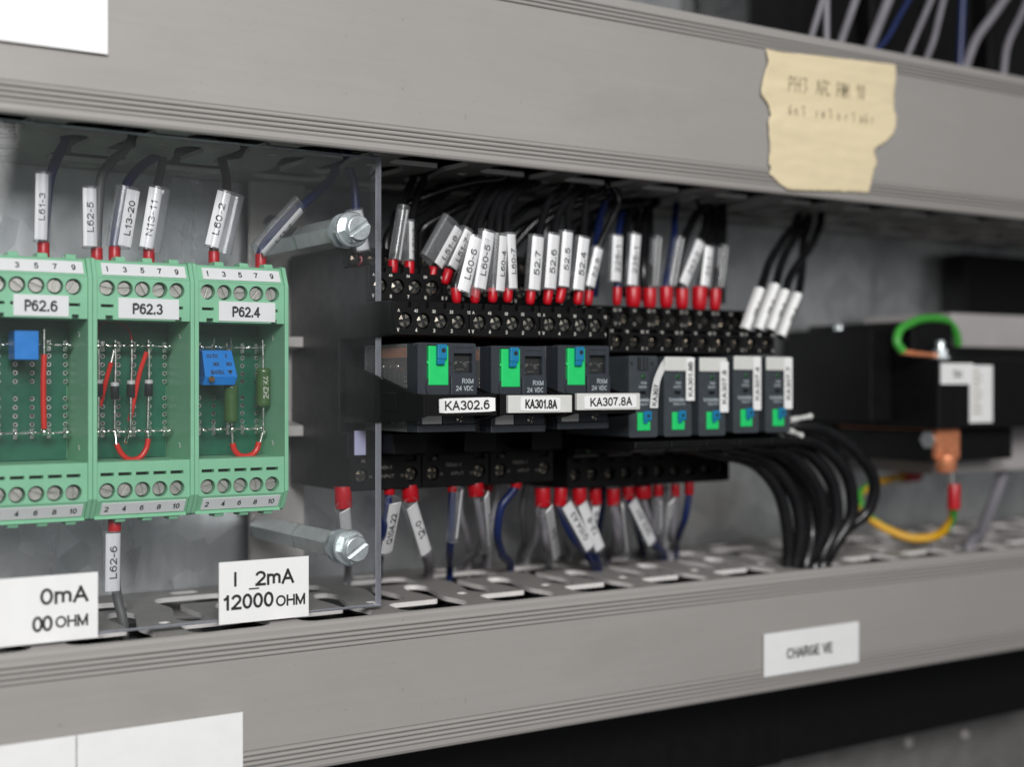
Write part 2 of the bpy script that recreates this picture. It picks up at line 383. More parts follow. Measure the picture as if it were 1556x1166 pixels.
def tag(o, label, cat, group=None, kind=None):
    if label: o['label'] = label
    if cat: o['category'] = cat
    if group: o['group'] = group
    if kind: o['kind'] = kind
    return o
def thing(name, loc, label, cat, group=None):
    o = bpy.data.objects.new(name, None); COL.objects.link(o); o.location = Vector(loc) * M
    o.empty_display_size = .005
    return tag(o, label, cat, group)
def dup(root, loc, label, group=None):
    r = root.copy(); COL.objects.link(r); r.location = Vector(loc) * M; r['label'] = label
    if group: r['group'] = group
    for ch in list(root.children):
        c = ch.copy(); COL.objects.link(c); c.parent = r
        for g in list(ch.children):
            d = g.copy(); COL.objects.link(d); d.parent = c
    return r
def circle(cx, cy, r, n=20): return [(cx + r * math.cos(2 * math.pi * k / n), cy + r * math.sin(2 * math.pi * k / n)) for k in range(n)]
def rect(x0, x1, y0, y1): return [(x0, y0), (x1, y0), (x1, y1), (x0, y1)]
def rounded(pts, r, n=4):
    out = []
    for i, p in enumerate(pts):
        p = Vector(p); a = Vector(pts[i - 1]); b = Vector(pts[(i + 1) % len(pts)])
        rr = min(r, (a - p).length * .48, (b - p).length * .48)
        u = p + (a - p).normalized() * rr; v = p + (b - p).normalized() * rr
        for k in range(n + 1):
            t = k / n; q = u * (1 - t) ** 2 + p * 2 * t * (1 - t) + v * t * t; out.append((q.x, q.y))
    return out

XL, XR = -70, 760
# ------------------------------------------------------------------ setting: the mounting panel
p = MB(); p.box(-180, 980, 462, 465, -420, 420)
tag(p.build("mounting_panel", "panel"), "galvanised steel panel behind all the devices", "panel", None, "structure")

# ------------------------------------------------------------------ cable ducts
PITCH = 35.0
def slot_L(x):
    a = [(0, 380), (.6, 391), (3, 393.3), (20.8, 393.3), (21.4, 396), (21.6, 404), (21.0, 414), (22.5, 421), (25.2, 425.5), (29.4, 425), (31.4, 420), (29.2, 412), (26.4, 403), (25.2, 397), (26.2, 390), (26.4, 384), (24.6, 379), (21, 377.6), (3, 377.6)]
    return a, [(35.0 - q[0], 823 - q[1]) for q in a]
def duct(name, z0, z1, label):
    t = thing(name, (XL, 375, z0), label, "cable duct", "grey slotted cable ducts")
    def lip(z, sgn):                # ridged edge of the cover, from the lip inwards
        out = [(376.3, z), (376.0, z), (375.5, z + sgn * .4), (375.15, z + sgn * 1.2), (375.15, z + sgn * 2.6)]
        for k in range(4):
            zz = z + sgn * (2.6 + k * 1.5)
            for a in range(1, 7):
                out.append((375.35 - .62 * math.sin(math.pi * a / 6) ** .7 if a < 6 else 375.6, zz + sgn * 1.5 * a / 6))
        out.append((375.3, z + sgn * 9.0)); return out
    prof = lip(z0, 1) + lip(z1, -1)[::-1] + [(376.3, z1 - 1.2), (376.25, z1 - 1.2), (376.25, z0 + 1.2), (376.3, z0 + 1.2)]
    c = MB(); c.prism(prof, XL, XR); c.build("cover", "duct", t)
    b = MB()
    holes = []
    x = XL + 9.0 - 4
    n0 = int((XL) // PITCH)
    for k in range(n0, int(XR // PITCH) + 1):
        xs = 205.0 - 6 * PITCH + k * PITCH + .5
        if xs < XL + 3 or xs + PITCH > XR - 3: continue
        A, B = slot_L(0)
        holes.append(rounded([(xs + q[0], q[1]) for q in A], 2.2, 3)); holes.append(rounded([(xs + q[0], q[1]) for q in B], 2.2, 3))
        holes.append(rounded(rect(xs + 19, xs + 29, 450.5, 456), 2.4, 4))
        holes.append(rounded(rect(xs + 31.5 + .6, xs + 35.6, 397.5, 401.2), 1.6, 3))
    outer = rect(XL, XR, 376.4, 461)
    b.plate(outer, holes, lambda x, y, h: (x, y, z1 - 1.6 + h), 0, 1, 1.6)
    b.plate(outer, holes, lambda x, y, h: (x, y, z0 + h), 0, 1, 1.6)
    b.box(XL, XR, 458.5, 460.8, z0 + 2.05, z1 - 2.05)
    b.build("slotted_body", ["duct", "duct_cut"], t)
    return t
duct("cable_duct", 72.4, 135.2, "upper grey slotted cable duct with ridged cover and a piece of masking tape on it")
duct("cable_duct", -117.2, -72.4, "lower grey slotted cable duct with the CHARGE VE label on its cover")

def filling(name, zlo, zhi, label, seed):  # wire mass added inside a duct to blacken its slot openings
    rnd = random.Random(seed); m = MB()
    for k in range(34):
        y = rnd.uniform(383, 452); z = rnd.uniform(zlo, zhi); x = XL + 4; pts = []
        while x < XR - 4:
            pts.append((x, y + rnd.uniform(-5, 5), z + rnd.uniform(-2.5, 2.5))); x += rnd.uniform(38, 60)
        m.tube(pts, rnd.uniform(1.4, 2.2), 7, 0, 6)
    tag(m.build(name, "wblack"), label, "wires", None, "stuff")
filling("added_wires", -92, -80, "mass of dark wires added inside the lower duct to darken its slots", 4)
filling("added_wires", 80, 92, "mass of dark wires added inside the upper duct to darken its slots", 6)

# ------------------------------------------------------------------ strip of steel behind the green modules, rails
def strip():
    t = thing("steel_strip", (180, 455, -60), "flat steel strip standing upright on the panel behind the right green module", "metal strip")
    x0 = at(381, 300, 455).x; x1 = at(462, 300, 455).x
    m = MB(); m.plate(rect(x0, x1, -72, at(381, 273, 455).z), [circle((x0 + x1) / 2 - 2, 57, 2.6)], lambda x, y, h: (x, 455 + h, y), 0, 0, 2.5)
    m.build("strip", "steel", t, .3)
    m = MB(); m.lathe(((x0 + x1) / 2 - 2, 454.8, 57), (0, -1, 0), [(0, 3.9), (1.4, 3.6), (2.2, 2.2)], 16); m.build("screw", "zinc", t)
strip()
def rail(name, x0, x1, zc, label):
    t = MB()
    prof = [(441, zc + 17.5), (441, zc + 14), (451, zc + 12.5), (451, zc - 12.5), (441, zc - 14), (441, zc - 17.5), (442.2, zc - 17.5), (442.2, zc - 14.5), (452.2, zc - 13.5), (452.2, zc + 13.5), (442.2, zc + 14.5), (442.2, zc + 17.5)]
    t.prism(prof, x0, x1)
    return tag(t.build(name, "steel"), label, "mounting rail")
rail("mounting_rail", 190, 398, -1, "steel mounting rail carrying the black relay sockets")
rail("mounting_rail", -60, 178, -1, "steel mounting rail carrying the green terminal modules")
# ------------------------------------------------------------------ clear cover sheet, its bolts and cards
def acrylic():
    m = MB(); X1, y0, y1, z0, z1 = 199.6, 383.0, 387.2, -71.0, 72.2
    v = [(x, y, z) for x in (-68, X1) for y in (y0, y1) for z in (z0, z1)]
    m.add(v, [(0, 4, 5, 1), (2, 3, 7, 6)], 0); m.add(v, [(0, 1, 3, 2), (4, 6, 7, 5), (0, 2, 6, 4), (1, 5, 7, 3)], 1)
    o = m.build("clear_cover_sheet", ["acrylic", "acrylic_edge"], None, .35, 2, True)
    tag(o, "clear acrylic cover sheet held in front of the green terminal modules", "cover sheet")
acrylic()
def standoff(X, Z, slot, label):
    t = thing("standoff_bolt", (X, 383, Z), label, "bolt", "zinc bolts through the clear cover sheet")
    Y = 382.9
    m = MB(); m.lathe((X, Y, Z), (0, -1, 0), [(0, 5.75), (.5, 5.75), (.9, 5.3)], 32); m.build("washer_flange", "zinc", t)
    m = MB()
    hx = [(0, 4.62), (3.6, 4.62)]
    m.lathe((X, Y - .8, Z), (0, -1, 0), hx, 6, 0, False, True, R(12))
    m.lathe((X, Y - 4.38, Z), (0, -1, 0), [(0, 4.3), (.45, 3.85)], 24)
    c, s_ = math.cos(slot), math.sin(slot)
    for sg in (-1, 1):              # two half discs leave the driver slot between them
        pts = []
        for k in range(15):
            a = slot + (0 if sg > 0 else math.pi) + math.asin(.62 / 3.8) + (math.pi - 2 * math.asin(.62 / 3.8)) * k / 14
            pts.append((3.8 * math.cos(a), 3.8 * math.sin(a)))
        n = len(pts); v = [(X + a, Y - 4.8, Z + b) for a, b in pts] + [(X + a, Y - 5.75, Z + b) for a, b in pts]
        m.add(v, [tuple(range(n)), tuple(range(n, 2 * n))] + [(i, (i + 1) % n, n + (i + 1) % n, n + i) for i in range(n)])
    m.build("bolt_head", "zinc", t, .18)
    m = MB(); m.cyl((X, 387.3, Z), (X, 389, Z), 5.6, 24); m.build("washer", "zinc", t)
    m = MB(); m.lathe((X, 389, Z), (0, 1, 0), [(0, 4.0), (.8, 4.62), (28, 4.62), (29, 4.1)], 6, 0, False, True, R(12)); m.build("hex_spacer", "spacer", t)
    m = MB(); m.lathe((X, 418.2, Z), (0, 1, 0), [(0, 4.1), (1, 4.62), (36, 4.62)], 6, 0, False, True, R(12)); m.build("hex_spacer", "spacer", t)
standoff(188.9, 48.4, R(36), "upper slotted hex bolt with long spacer through the clear cover sheet")
standoff(188.2, -51.6, R(34), "lower slotted hex bolt with long spacer beside the 12000OHM card")

YC = 382.75
EX, EZ = Vector((1, 0, 0)), Vector((0, 0, 1))
def flat_card(name, x0, x1, z0, z1, Y, texts, label, cat, group=None, th=.5, tilt=0, mats=("paper", "ink")):
    m = MB(); c = Vector(((x0 + x1) / 2, Y - th / 2, (z0 + z1) / 2)); a = math.radians(tilt)
    ex = Vector((math.cos(a), 0, math.sin(a))); ez = Vector((-math.sin(a), 0, math.cos(a)))
    m.obox(c, ex, (0, 1, 0), ez, x1 - x0, th, z1 - z0)
    for s_, dx, dz, w_, h_ in texts:
        m.text(s_, c + ex * dx + ez * dz + Vector((0, -th / 2 - .06, 0)), ex, ez, w_, h_)
    return tag(m.build(name, list(mats)), label, cat, group)
a, b = at(332, 850, YC), at(468, 928, YC)
cw = b.x - a.x; x0 = a.x; zc = -62.4; hz = 9.25
def pos(px, py): q = at(px, py, YC - .5); return q.x - (x0 + cw / 2), q.z - zc
d1 = pos(357.5, 879); d2 = pos(386, 893); d3 = pos(417.5, 875.5); d4 = pos(377, 912); d5 = pos(441.5, 910)
flat_card("resistance_card", x0, x0 + cw, zc - hz, zc + hz, YC, [("I", *d1, .75, 4.4), ("_", *d2, 3.3, .45), ("2mA", *d3, 12.6, 4.5), ("12000", *d4, 16.3, 4.6), ("OHM", *d5, 9.6, 3.4)],
          "white card reading I _2mA 12000OHM at the foot of the clear cover sheet", "card", "white cards stuck on the clear cover sheet")
a = at(148, 863, YC); xe = a.x; c0 = xe - 15
def pos2(px, py): q = at(px, py, YC - .5); return q.x - c0, q.z - zc
flat_card("resistance_card", xe - 30, xe, zc - hz, zc + hz, YC, [("0mA", *pos2(98, 903), 13.2, 4.6), ("0", *pos2(72, 946), 2.9, 4.4), ("0", *pos2(57, 947.5), 2.9, 4.4), ("OHM", *pos2(109, 942), 9.0, 3.3)],
          "white card ending in 0mA and 00OHM at the left edge of the view", "card", "white cards stuck on the clear cover sheet")

# ------------------------------------------------------------------ labels on the ducts
flat_card("duct_label", at(58, 60, 374.6).x - 25, at(163, 60, 374.6).x, 91.2, 116, 374.5, [], "blank white label at the left end of the upper duct", "label", "white labels stuck on the ducts")
sx = at(115, 1100, 374.6).x
flat_card("duct_label", sx + .25, 149.3, -116.0, -96.3, 374.5, [], "blank white label low on the lower duct, right one of the butted pair", "label", "white labels stuck on the ducts")
flat_card("duct_label", sx - 44, sx - .1, -116.0, -96.3, 374.5, [], "blank white label low on the lower duct, left one of the butted pair", "label", "white labels stuck on the ducts")
tc = at(1230, 987, 374.2); cx = (356.6 + 407.6) / 2
flat_card("duct_label", 356.6, 407.6, -110.8, -94.6, 374.5, [("CHARGE VE", tc.x - cx, tc.z + 102.7, 24.5, 4.0)], "white label reading CHARGE VE on the lower duct", "label", "white labels stuck on the ducts")

def tape():
    px = [(1163, 72), (1185, 77), (1230, 81), (1290, 88), (1335, 93), (1360, 96), (1361, 112), (1359, 140), (1358, 160), (1362, 180), (1361, 192), (1355, 204), (1346, 213), (1335, 220), (1328, 226), (1330, 236), (1333, 246), (1327, 258), (1324, 275), (1320, 291), (1290, 289), (1240, 288), (1197, 287), (1182, 274), (1168, 262), (1171, 252), (1167, 246), (1170, 225), (1168, 200), (1166, 182), (1171, 172), (1168, 160), (1163, 150), (1155, 140), (1158, 122), (1163, 104), (1166, 92)]
    P = [at(a, b, 374.4) for a, b in px]
    ring = []
    rnd = random.Random(3)
    for i, p in enumerate(P):
        q = P[(i + 1) % len(P)]; n = max(2, int((q - p).length / 1.1))
        for k in range(n):
            r_ = p.lerp(q, k / n); jit = .22 if 5 < i or i < 1 else .05
            ring.append((r_.x + rnd.uniform(-jit, jit), r_.z + rnd.uniform(-jit, jit)))
    # relief: triangulate through a grid clipped by the outline
    import bmesh
    from mathutils.geometry import delaunay_2d_cdt
    xs = [q[0] for q in ring]; zs = [q[1] for q in ring]; pts = [Vector(q) for q in ring]
    def inside(x, z):
        c = False; j = len(ring) - 1
        for i in range(len(ring)):
            (xi, zi), (xj, zj) = ring[i], ring[j]
            if (zi > z) != (zj > z) and x < (xj - xi) * (z - zi) / (zj - zi) + xi: c = not c
            j = i
        return c
    x = min(xs)
    while x < max(xs):
        z = min(zs)
        while z < max(zs):
            if inside(x, z): pts.append(Vector((x + rnd.uniform(-.3, .3), z + rnd.uniform(-.3, .3))))
            z += 1.0
        x += 1.3
    vo, ed, fo, *_ = delaunay_2d_cdt(pts, [(i, (i + 1) % len(ring)) for i in range(len(ring))], [], 1, 1e-4)
    from mathutils import noise as mn
    def yy(x, z):
        n = mn.noise(Vector((x * .04, z * .16, 1.7))) * .24 + mn.noise(Vector((x * .12, z * .42, 5))) * .24 + max(0, .16 - abs(z - 100.5 - 1.2 * mn.noise(Vector((x * .1, 0, 3))))) * 1.3 * (1 if 372 < x < 405 else 0)
        curl = 0
        if x < 368: curl += (368 - x) * .05 * max(0, mn.noise(Vector((0, z * .12, 9))) + .35)
        return 374.3 - .12 - max(-.08, n) - curl
    m = MB(); m.add([(v.x, yy(v.x, v.y), v.y) for v in vo], [tuple(f) for f in fo], 0, True)
    nf = len(m.f)
    o = m.build("masking_tape", ["tape"]); s = o.modifiers.new("thick", 'SOLIDIFY'); s.thickness = .10 * M; s.offset = 1
    tag(o, "torn piece of yellowish masking tape with handwriting on the upper duct", "tape")
    # pencil writing, a part of the tape
    S1 = {'T': [[(0, 1), (.62, 1)], [(.1, 1), (.06, 0)], [(.06, .95), (.5, .93)]], 'H': [[(0, 1), (.05, 0)], [(.5, 1), (.5, 0)], [(0, .5), (.5, .55)]], '3': [[(0, .95), (.45, 1), (.25, .55), (.5, .3), (.1, 0)]],
          'A': [[(0, 0), (.25, 1), (.55, 0)], [(.1, .4), (.45, .4)]], 'P': [[(0, 0), (.05, 1)], [(.05, 1), (.45, .9), (.4, .5), (.05, .45)]], 'C': [[(.5, .85), (.15, .95), (0, .4), (.2, 0), (.55, .1)]],
          'M': [[(0, 0), (.1, 1), (.3, .4), (.5, 1), (.6, 0)]], '1': [[(0, .7), (.2, 1), (.2, 0)]], '0': [[(.2, 1), (0, .5), (.2, 0), (.42, .5), (.2, 1)]], 'a': [[(.45, .6), (.1, .55), (.05, .05), (.4, .1), (.45, .6), (.5, 0)]],
          'b': [[(.4, 1), (.05, .7), (0, .2), (.3, 0), (.45, .35), (.05, .5)]], 'n': [[(0, .6), (.05, 0)], [(.02, .45), (.35, .6), (.4, 0)]], 'r': [[(0, .6), (.05, 0)], [(.02, .4), (.35, .6)]]}
    w_ = MB()
    def write(s_, px, py, h, wd, dark):
        for ch, dxp in s_:
            q = at(px + dxp, py + dxp * .115, 374.2)
            for st in S1[ch]:
                pp = [(q.x + a * h * .85 + rnd.uniform(-.1, .1), q.z + b * h + rnd.uniform(-.1, .1)) for a, b in st]
                for (a1, b1), (a2, b2) in zip(pp, pp[1:]):
                    d = Vector((a2 - a1, b2 - b1)); L = max(d.length, .01); n = Vector((-d.y, d.x)) / L * wd / 2; e = d / L * .12
                    k = max(1, int(L / .8))
                    for i in range(k):
                        s0 = Vector((a1, b1)).lerp(Vector((a2, b2)), i / k) - e; s1 = Vector((a1, b1)).lerp(Vector((a2, b2)), (i + 1) / k) + e
                        quad = [s0 + n, s0 - n, s1 - n, s1 + n]
                        w_.add([(u.x, yy(u.x, u.y) - .30, u.y) for u in quad], [(0, 1, 2, 3)], 0)
    write([('P', 0), ('H', 10), ('3', 21), ('A', 42), ('P', 51), ('C', 56), ('P', 74), ('A', 80), ('M', 84), ('1', 104), ('0', 110)], 1198, 136, 5.6, .55, 1)
    write([('b', 0), ('n', 9), ('3', 20), ('r', 42), ('a', 50), ('3', 61), ('n', 74), ('r', 86), ('1', 97), ('a', 108), ('b', 116), ('r', 126)], 1198, 171, 3.6, .4, 0)
    w_.build("handwriting", "ink_soft", o)
tape()

# ------------------------------------------------------------------ green terminal modules
ZM = -1.5; YM = 400.0
def module_base(xc):
    rnd = random.Random(int(xc))
    t = thing("terminal_module", (xc, YM, ZM - 38.6), "", "terminal module", "green terminal modules in a row")
    o = lambda x, y, z: (xc + x, YM + y, ZM + z)
    h = MB()
    side = [(-.7, -32.6), (-.7, 32.4), (1.9, 38.6), (4, 39.0), (42, 39.0), (42, -39.0), (5, -39.2), (3.0, -38.6)]
    for s in (-1, 1):
        xa, xb = sorted((s * 15.45, s * 14.15))
        h.prism([(YM + y, ZM + z) for y, z in side], xc + xa, xc + xb)
    # top and bottom terminal blocks behind the pierced front plates
    top = [(3.2, 20.6), (3.2, 33.0), (0.1, 33.0), (2.5, 37.9), (3.0, 38.3), (38, 38.3), (38, 20.6)]
    h.prism([(YM + y, ZM + z) for y, z in top], xc - 14.1, xc + 14.1)
    bot = [(3.2, -21.9), (3.2, -33.3), (.1, -33.3), (3.4, -38.2), (2.6, -39.0), (38, -39.0), (38, -21.9)]
    h.prism([(YM + y, ZM + z) for y, z in bot], xc - 14.1, xc + 14.1)
    h.box(xc - 14.1, xc + 14.1, YM + 21.7, YM + 24, ZM - 21.8, ZM + 20.5)
    xs = [-11.0 + 5.3 * k - .1 for k in range(5)]
    for k in (0, 1, 2):                 # little latch lugs on the top and bottom edges
        x = -7.6 + 8.2 * k
        h.prism([(YM + 3.2, ZM + 38.2), (YM + 3.8, ZM + 39.6), (YM + 9, ZM + 39.6), (YM + 9, ZM + 38.2)], xc + x, xc + x + 3.0)
        h.prism([(YM + 3.2, ZM - 38.9), (YM + 3.8, ZM - 40.2), (YM + 9, ZM - 40.2), (YM + 9, ZM - 38.9)], xc + x, xc + x + 3.0)
    h.build("housing", "green", t, .22)
    def notch(x0, x1, zb, d): return [(x0, zb), (x0, zb + d), (x1, zb + d), (x1, zb)]
    fp = MB()
    outer = [(-14.1, 20.5), (-11.6, 20.5), (-11.6, 21.7), (-9.4, 21.7), (-9.4, 20.5), (9.6, 20.5), (9.6, 21.7), (11.6, 21.7), (11.6, 20.5), (14.1, 20.5), (14.1, 32.95), (-14.1, 32.95)]
    holes = [circle(x, 29.8, 2.4) for x in xs] + [rect(x - 1.9, x + 1.9, 24.1, 25.0) for x in xs]
    fp.plate(outer, holes, lambda x, y, hh: o(x, hh, y), 0, None, 3.1)
    outer = rect(-14.1, 14.1, -33.25, -21.8)
    holes = [circle(x, -30.4, 2.4) for x in xs] + [rect(x - 2.0, x + 2.0, -26.0, -25.0) for x in xs]
    fp.plate(outer, holes, lambda x, y, hh: o(x, hh, y), 0, None, 3.1)
    fp.build("front_plate", "green", t, .42, 3, True)
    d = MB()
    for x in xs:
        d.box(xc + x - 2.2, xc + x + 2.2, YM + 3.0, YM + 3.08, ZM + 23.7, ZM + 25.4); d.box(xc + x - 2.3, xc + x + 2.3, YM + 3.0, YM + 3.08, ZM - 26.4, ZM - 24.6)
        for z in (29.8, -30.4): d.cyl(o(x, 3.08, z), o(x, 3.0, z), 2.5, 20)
    d.build("slot_shade", "dark", t)  # dark sheets at the hole bottoms stand in for shade
    for z in (29.8, -30.4):
        for x in xs:
            a = rnd.uniform(0, math.pi); m = MB(); dx, dz = rnd.uniform(-.12, .12), rnd.uniform(-.1, .1); yy_ = rnd.uniform(1.0, 2.0)
            cxx, czz = x + dx, z + dz
            for sg in (0, 1):
                pts = []
                r_ = 1.95; gap = math.asin(.27 / r_)
                for k in range(13):
                    q = a + sg * math.pi + gap + (math.pi - 2 * gap) * k / 12; pts.append((r_ * math.cos(q), r_ * math.sin(q)))
                n = len(pts)
                m.add([o(cxx + u, yy_, czz + v) for u, v in pts] + [o(cxx + u, 2.95, czz + v) for u, v in pts], [tuple(range(n)), tuple(range(n, 2 * n))] + [(i, (i + 1) % n, n + (i + 1) % n, n + i) for i in range(n)])
            m.cyl(o(cxx, yy_ + .45, czz), o(cxx, 2.97, czz), 1.85, 16)
            m.build("terminal_screw", "screw_dull", t, .12, 1)
    # number strips
    for nums, z0, y0, z1, y1, nm in (("13579", 33.5, .25, 37.4, 2.2, "number_strip"), (("2", "4", "6", "8", "10"), -33.9, .45, -37.7, 3.05, "number_strip")):
        m = MB(); c = Vector(o(.3, (y0 + y1) / 2, (z0 + z1) / 2)); up = Vector((0, y1 - y0, z1 - z0)); L = up.length; up.normalize()
        if z1 < z0: up = -up
        nrm = EX.cross(up); nrm = nrm if nrm.y < 0 else -nrm
        m.obox(c + nrm * .12, EX, nrm, up, 25.6, .25, L * .93)
        for x, s_ in zip(xs, nums):
            m.text(s_, Vector((xc + x + .2, c.y, c.z)) + nrm * .27, EX, up, 1.25 if len(s_) == 1 and s_ != '1' else (.7 if s_ == '1' else 2.3), 1.95, 1, .19)
        m.build(nm, ["paper", "ink"], t)
    # board with pads
    m = MB(); m.box(xc - 14.0, xc + 13.3, YM + 19.9, YM + 21.4, ZM - 21.7, ZM + 20.4)
    for ix in range(6):
        x = -11.6 + 4.9 * ix
        for z in (9.9, 7.3, 4.7, 2.1, -3.1, -5.7, -8.3, -10.9):
            m.lathe(o(x, 19.95, z), (0, -1, 0), [(0, .85), (.12, .75)], 12, 1); m.lathe(o(x, 19.82, z), (0, -1, 0), [(0, .36), (.02, .34)], 8, 2)
    for z in (13.0, -13.6):
        for ix in range(6): m.box(xc - 11.6 + 4.9 * ix - .6, xc - 11.6 + 4.9 * ix + .6, YM + 19.85, YM + 19.95, ZM + z - 1.6, ZM + z + 1.6, 1)
    m.build("circuit_board", ["pcb", "tin", "dark"], t)
    for z in (13.1, -13.3):
        m = MB()
        x = -13.0
        m.box(xc - 13.6, xc + 11.4, YM + 14.1, YM + 14.4, ZM + z - .2, ZM + z + .2)
        for ix in range(6):
            x = -11.9 + 4.75 * ix
            for k in range(3): m.blob(o(x + rnd.uniform(-1, 1), 13.8, z + rnd.uniform(-.25, .25)), rnd.uniform(.35, .85), 0, 1.5, 1, .8)
            m.cyl(o(x, 14.2, z), o(x, 20, z), .4, 8)
        m.build("solder_bar", "tin", t)
    for z in (16.2, -17.8):             # moulded arrow marks on the right wall
        m = MB(); m.obox(o(14.12, 9, z), (0, 1, .5), EX, (0, -.5, 1), 1.6, .2, .35); m.obox(o(14.12, 9.3, z), (0, .2, 1), EX, (0, 1, -.2), 1.6, .2, .35); m.build("arrow_mark", "lightgrey", t)
    return t, o
def name_tag(t, o, text, x0, x1, tw):
    m = MB(); m.obox(o((x0 + x1) / 2, -.22, 24.0), EX, (0, 1, 0), EZ, x1 - x0, .3, 6.1)
    m.text(text, o((x0 + x1) / 2 - .4, -.43, 23.9), EX, EZ, tw, 3.3, 1, .185); m.build("name_tag", ["paper", "ink"], t)
def lead(t, pts, r=.46, name="lead", mat="tin"): m = MB(); m.tube(pts, r, 8, 0, .8); return m.build(name, mat, t)

# P62.3: four diodes and red jumpers
t, o = module_base(128.4); t['label'] = "green terminal module tagged P62.3 with four black diodes and red jumper wires"
name_tag(t, o, "P62.3", -7.9, 10.6, 9.2)
Yc = YM + 12.5
for i, (pxt, pxm, pxb, pym) in enumerate(((149, 150, 149, 588), (175, 174.5, 174, 592), (200, 199, 198, 589), (225.5, 226, 224, 588))):
    A_, Mq, B_ = at(pxt, 515, Yc), at(pxm, pym, Yc), at(pxb, 662, Yc)
    d = MB(); ax = (A_ - B_).normalized()
    d.lathe(Mq - ax * 2.6, ax, [(0, 1.0), (.15, 1.28), (4.0, 1.28)], 14, 0); d.lathe(Mq + ax * 1.4, ax, [(0, 1.285), (1.0, 1.285), (1.2, 1.0)], 14, 1)
    dm = d.build("diode", ["diode", "band"], t)
    l = MB(); l.tube([A_, A_.lerp(Mq, .5) + Vector((.15, 0, 0)), Mq, Mq.lerp(B_, .5), B_], .48, 8, 0, 1); l.blob(at(pxt, 524, Yc), 1.15); l.blob(at(pxb, 655, Yc), 1.1); l.build("lead", "tin", dm)
def red(t, px, r=.72, Y=YM + 11, name="jumper_wire"):
    m = MB(); m.tube([at(a, b, Y + (c if c else 0)) for a, b, c in px], r, 10, 0, .8); return m.build(name, "redwire", t)
red(t, [(169, 549, 0), (163, 570, 1), (157, 595, 3), (152, 615, 4)]); red(t, [(223, 533, 0), (213, 562, 1), (205, 600, 2), (197, 638, 3)])
red(t, [(177, 673, 0), (184, 687, 0), (198, 697, 0), (212, 694, 0), (222, 681, 0), (225.5, 665, 0)], .85)
lead(t, [at(175, 655, YM + 12), at(177, 674, YM + 11)]); lead(t, [at(225, 655, YM + 12), at(225.5, 666, YM + 11)]); lead(t, [at(173, 531, YM + 12), at(169, 550, YM + 11)])
lead(t, [at(194, 660, YM + 12), at(191, 671, YM + 10)], .5); lead(t, [at(148, 505, YM + 16), at(152, 492, YM + 16), at(172, 486, YM + 17), at(193, 496, YM + 15), at(202, 520, YM + 13)], .22, "thin_wire", "redwire")

# P62.4: trimmer, two green resistors
t, o = module_base(159.4); t['label'] = "green terminal module tagged P62.4 with blue trimmer and two green resistors"
name_tag(t, o, "P62.4", -7.7, 11.0, 9.2)
Yp = YM + 6
q = [at(307, 531, Yp), at(352, 531, Yp), at(361, 571, Yp), at(312, 571, Yp)]
m = MB(); back = Vector((0, 9.0, .5)); ins = Vector((-.4, 0, 0))
c0, c1, c2, c3 = [p for p in q]; low = Vector((-.5, 1.2, -2.6))
vv = [c0, c1, c2, c3, c0 + back, c1 + back, c2 + back, c3 + back, c2 + low, c3 + low, c2 + low + back * .8, c3 + low + back * .8]
m.add(vv, [(0, 1, 2, 3), (0, 4, 5, 1), (1, 5, 6, 2), (0, 3, 7, 4), (3, 2, 8, 9), (9, 8, 10, 11), (2, 6, 10, 8), (3, 9, 11, 7), (4, 7, 6, 5), (6, 7, 11, 10)])
tr = m.build("trimmer", "pot", t, .15)
m = MB(); fx = (c1 - c0).normalized(); fz = (c0 - c3); fz = fz.normalized(); fn = Vector((0, -.08, 0)); cc = (c0 + c1 + c2 + c3) / 4
for s_, a_, b_, w_, h_ in (("3", 2.6, 2.5, .8, 1.2), ("0210", -2.0, 2.5, 3.6, 1.2), ("10K", 3.2, -.1, 2.2, 1.2), ("10K", -1.0, -.1, 2.2, 1.2), ("T93YB", -.9, -2.6, 4.4, 1.3)):
    m.text(s_, cc + fx * a_ + fz * b_ + fn, -fx, -fz, w_, h_, 0)
tri = cc + fx * 3.3 - fz * 2.6 + fn
m.add([tri + fx * .9 + fz * .5, tri - fx * .9 + fz * .5, tri - fz * .8], [(0, 1, 2)], 0)
m.build("marking", "ink", tr)
m = MB(); sp = at(321, 573.5, Yp - .4); m.lathe(sp, (0, -1, -.3), [(0, .95), (.9, .9)], 14); m.obox(sp + Vector((0, -.95, -.25)), EX, (0, 1, .3), (0, -.3, 1), 1.6, .2, .25); m.build("adjusting_screw", "brass", tr)
def resistor(t, px, y0, y1, r, text=None, Y=YM + 11):
    a_, b_ = at(px[0], y0, Y), at(px[1], y1, Y); ax = (a_ - b_).normalized(); L = (a_ - b_).length
    m = MB(); m.lathe(b_, ax, [(0, .5), (.15, r * .8), (.7, r * 1.03), (1.6, r), (L - 1.6, r), (L - .7, r * 1.03), (L - .15, r * .8), (L, .5)], 20)
    rs = m.build("resistor", "resistor", t)
    if text:
        m = MB(); ctr = (a_ + b_) / 2
        def wr(u, w_): return ctr + ax * u + Vector((-math.sin(w_ / r) * (r + .06), -math.cos(w_ / r) * (r + .06), 0))
        m.text(text, ctr, ax, EX, 7.2, 1.8, 0, .13, wr)
        m.build("value_marking", "print_white", rs)
    return rs
r1 = resistor(t, (351, 351), 581, 641, 2.15); r2 = resistor(t, (400, 400), 557, 617, 2.3, "2K2 K4")
lead(t, [at(352, 640, YM + 11), at(352.5, 660, YM + 11), at(353, 672, YM + 11)]); lead(t, [at(399, 515, YM + 11), at(400, 560, YM + 11)], .4); lead(t, [at(400, 615, YM + 11), at(400, 655, YM + 11)], .4)
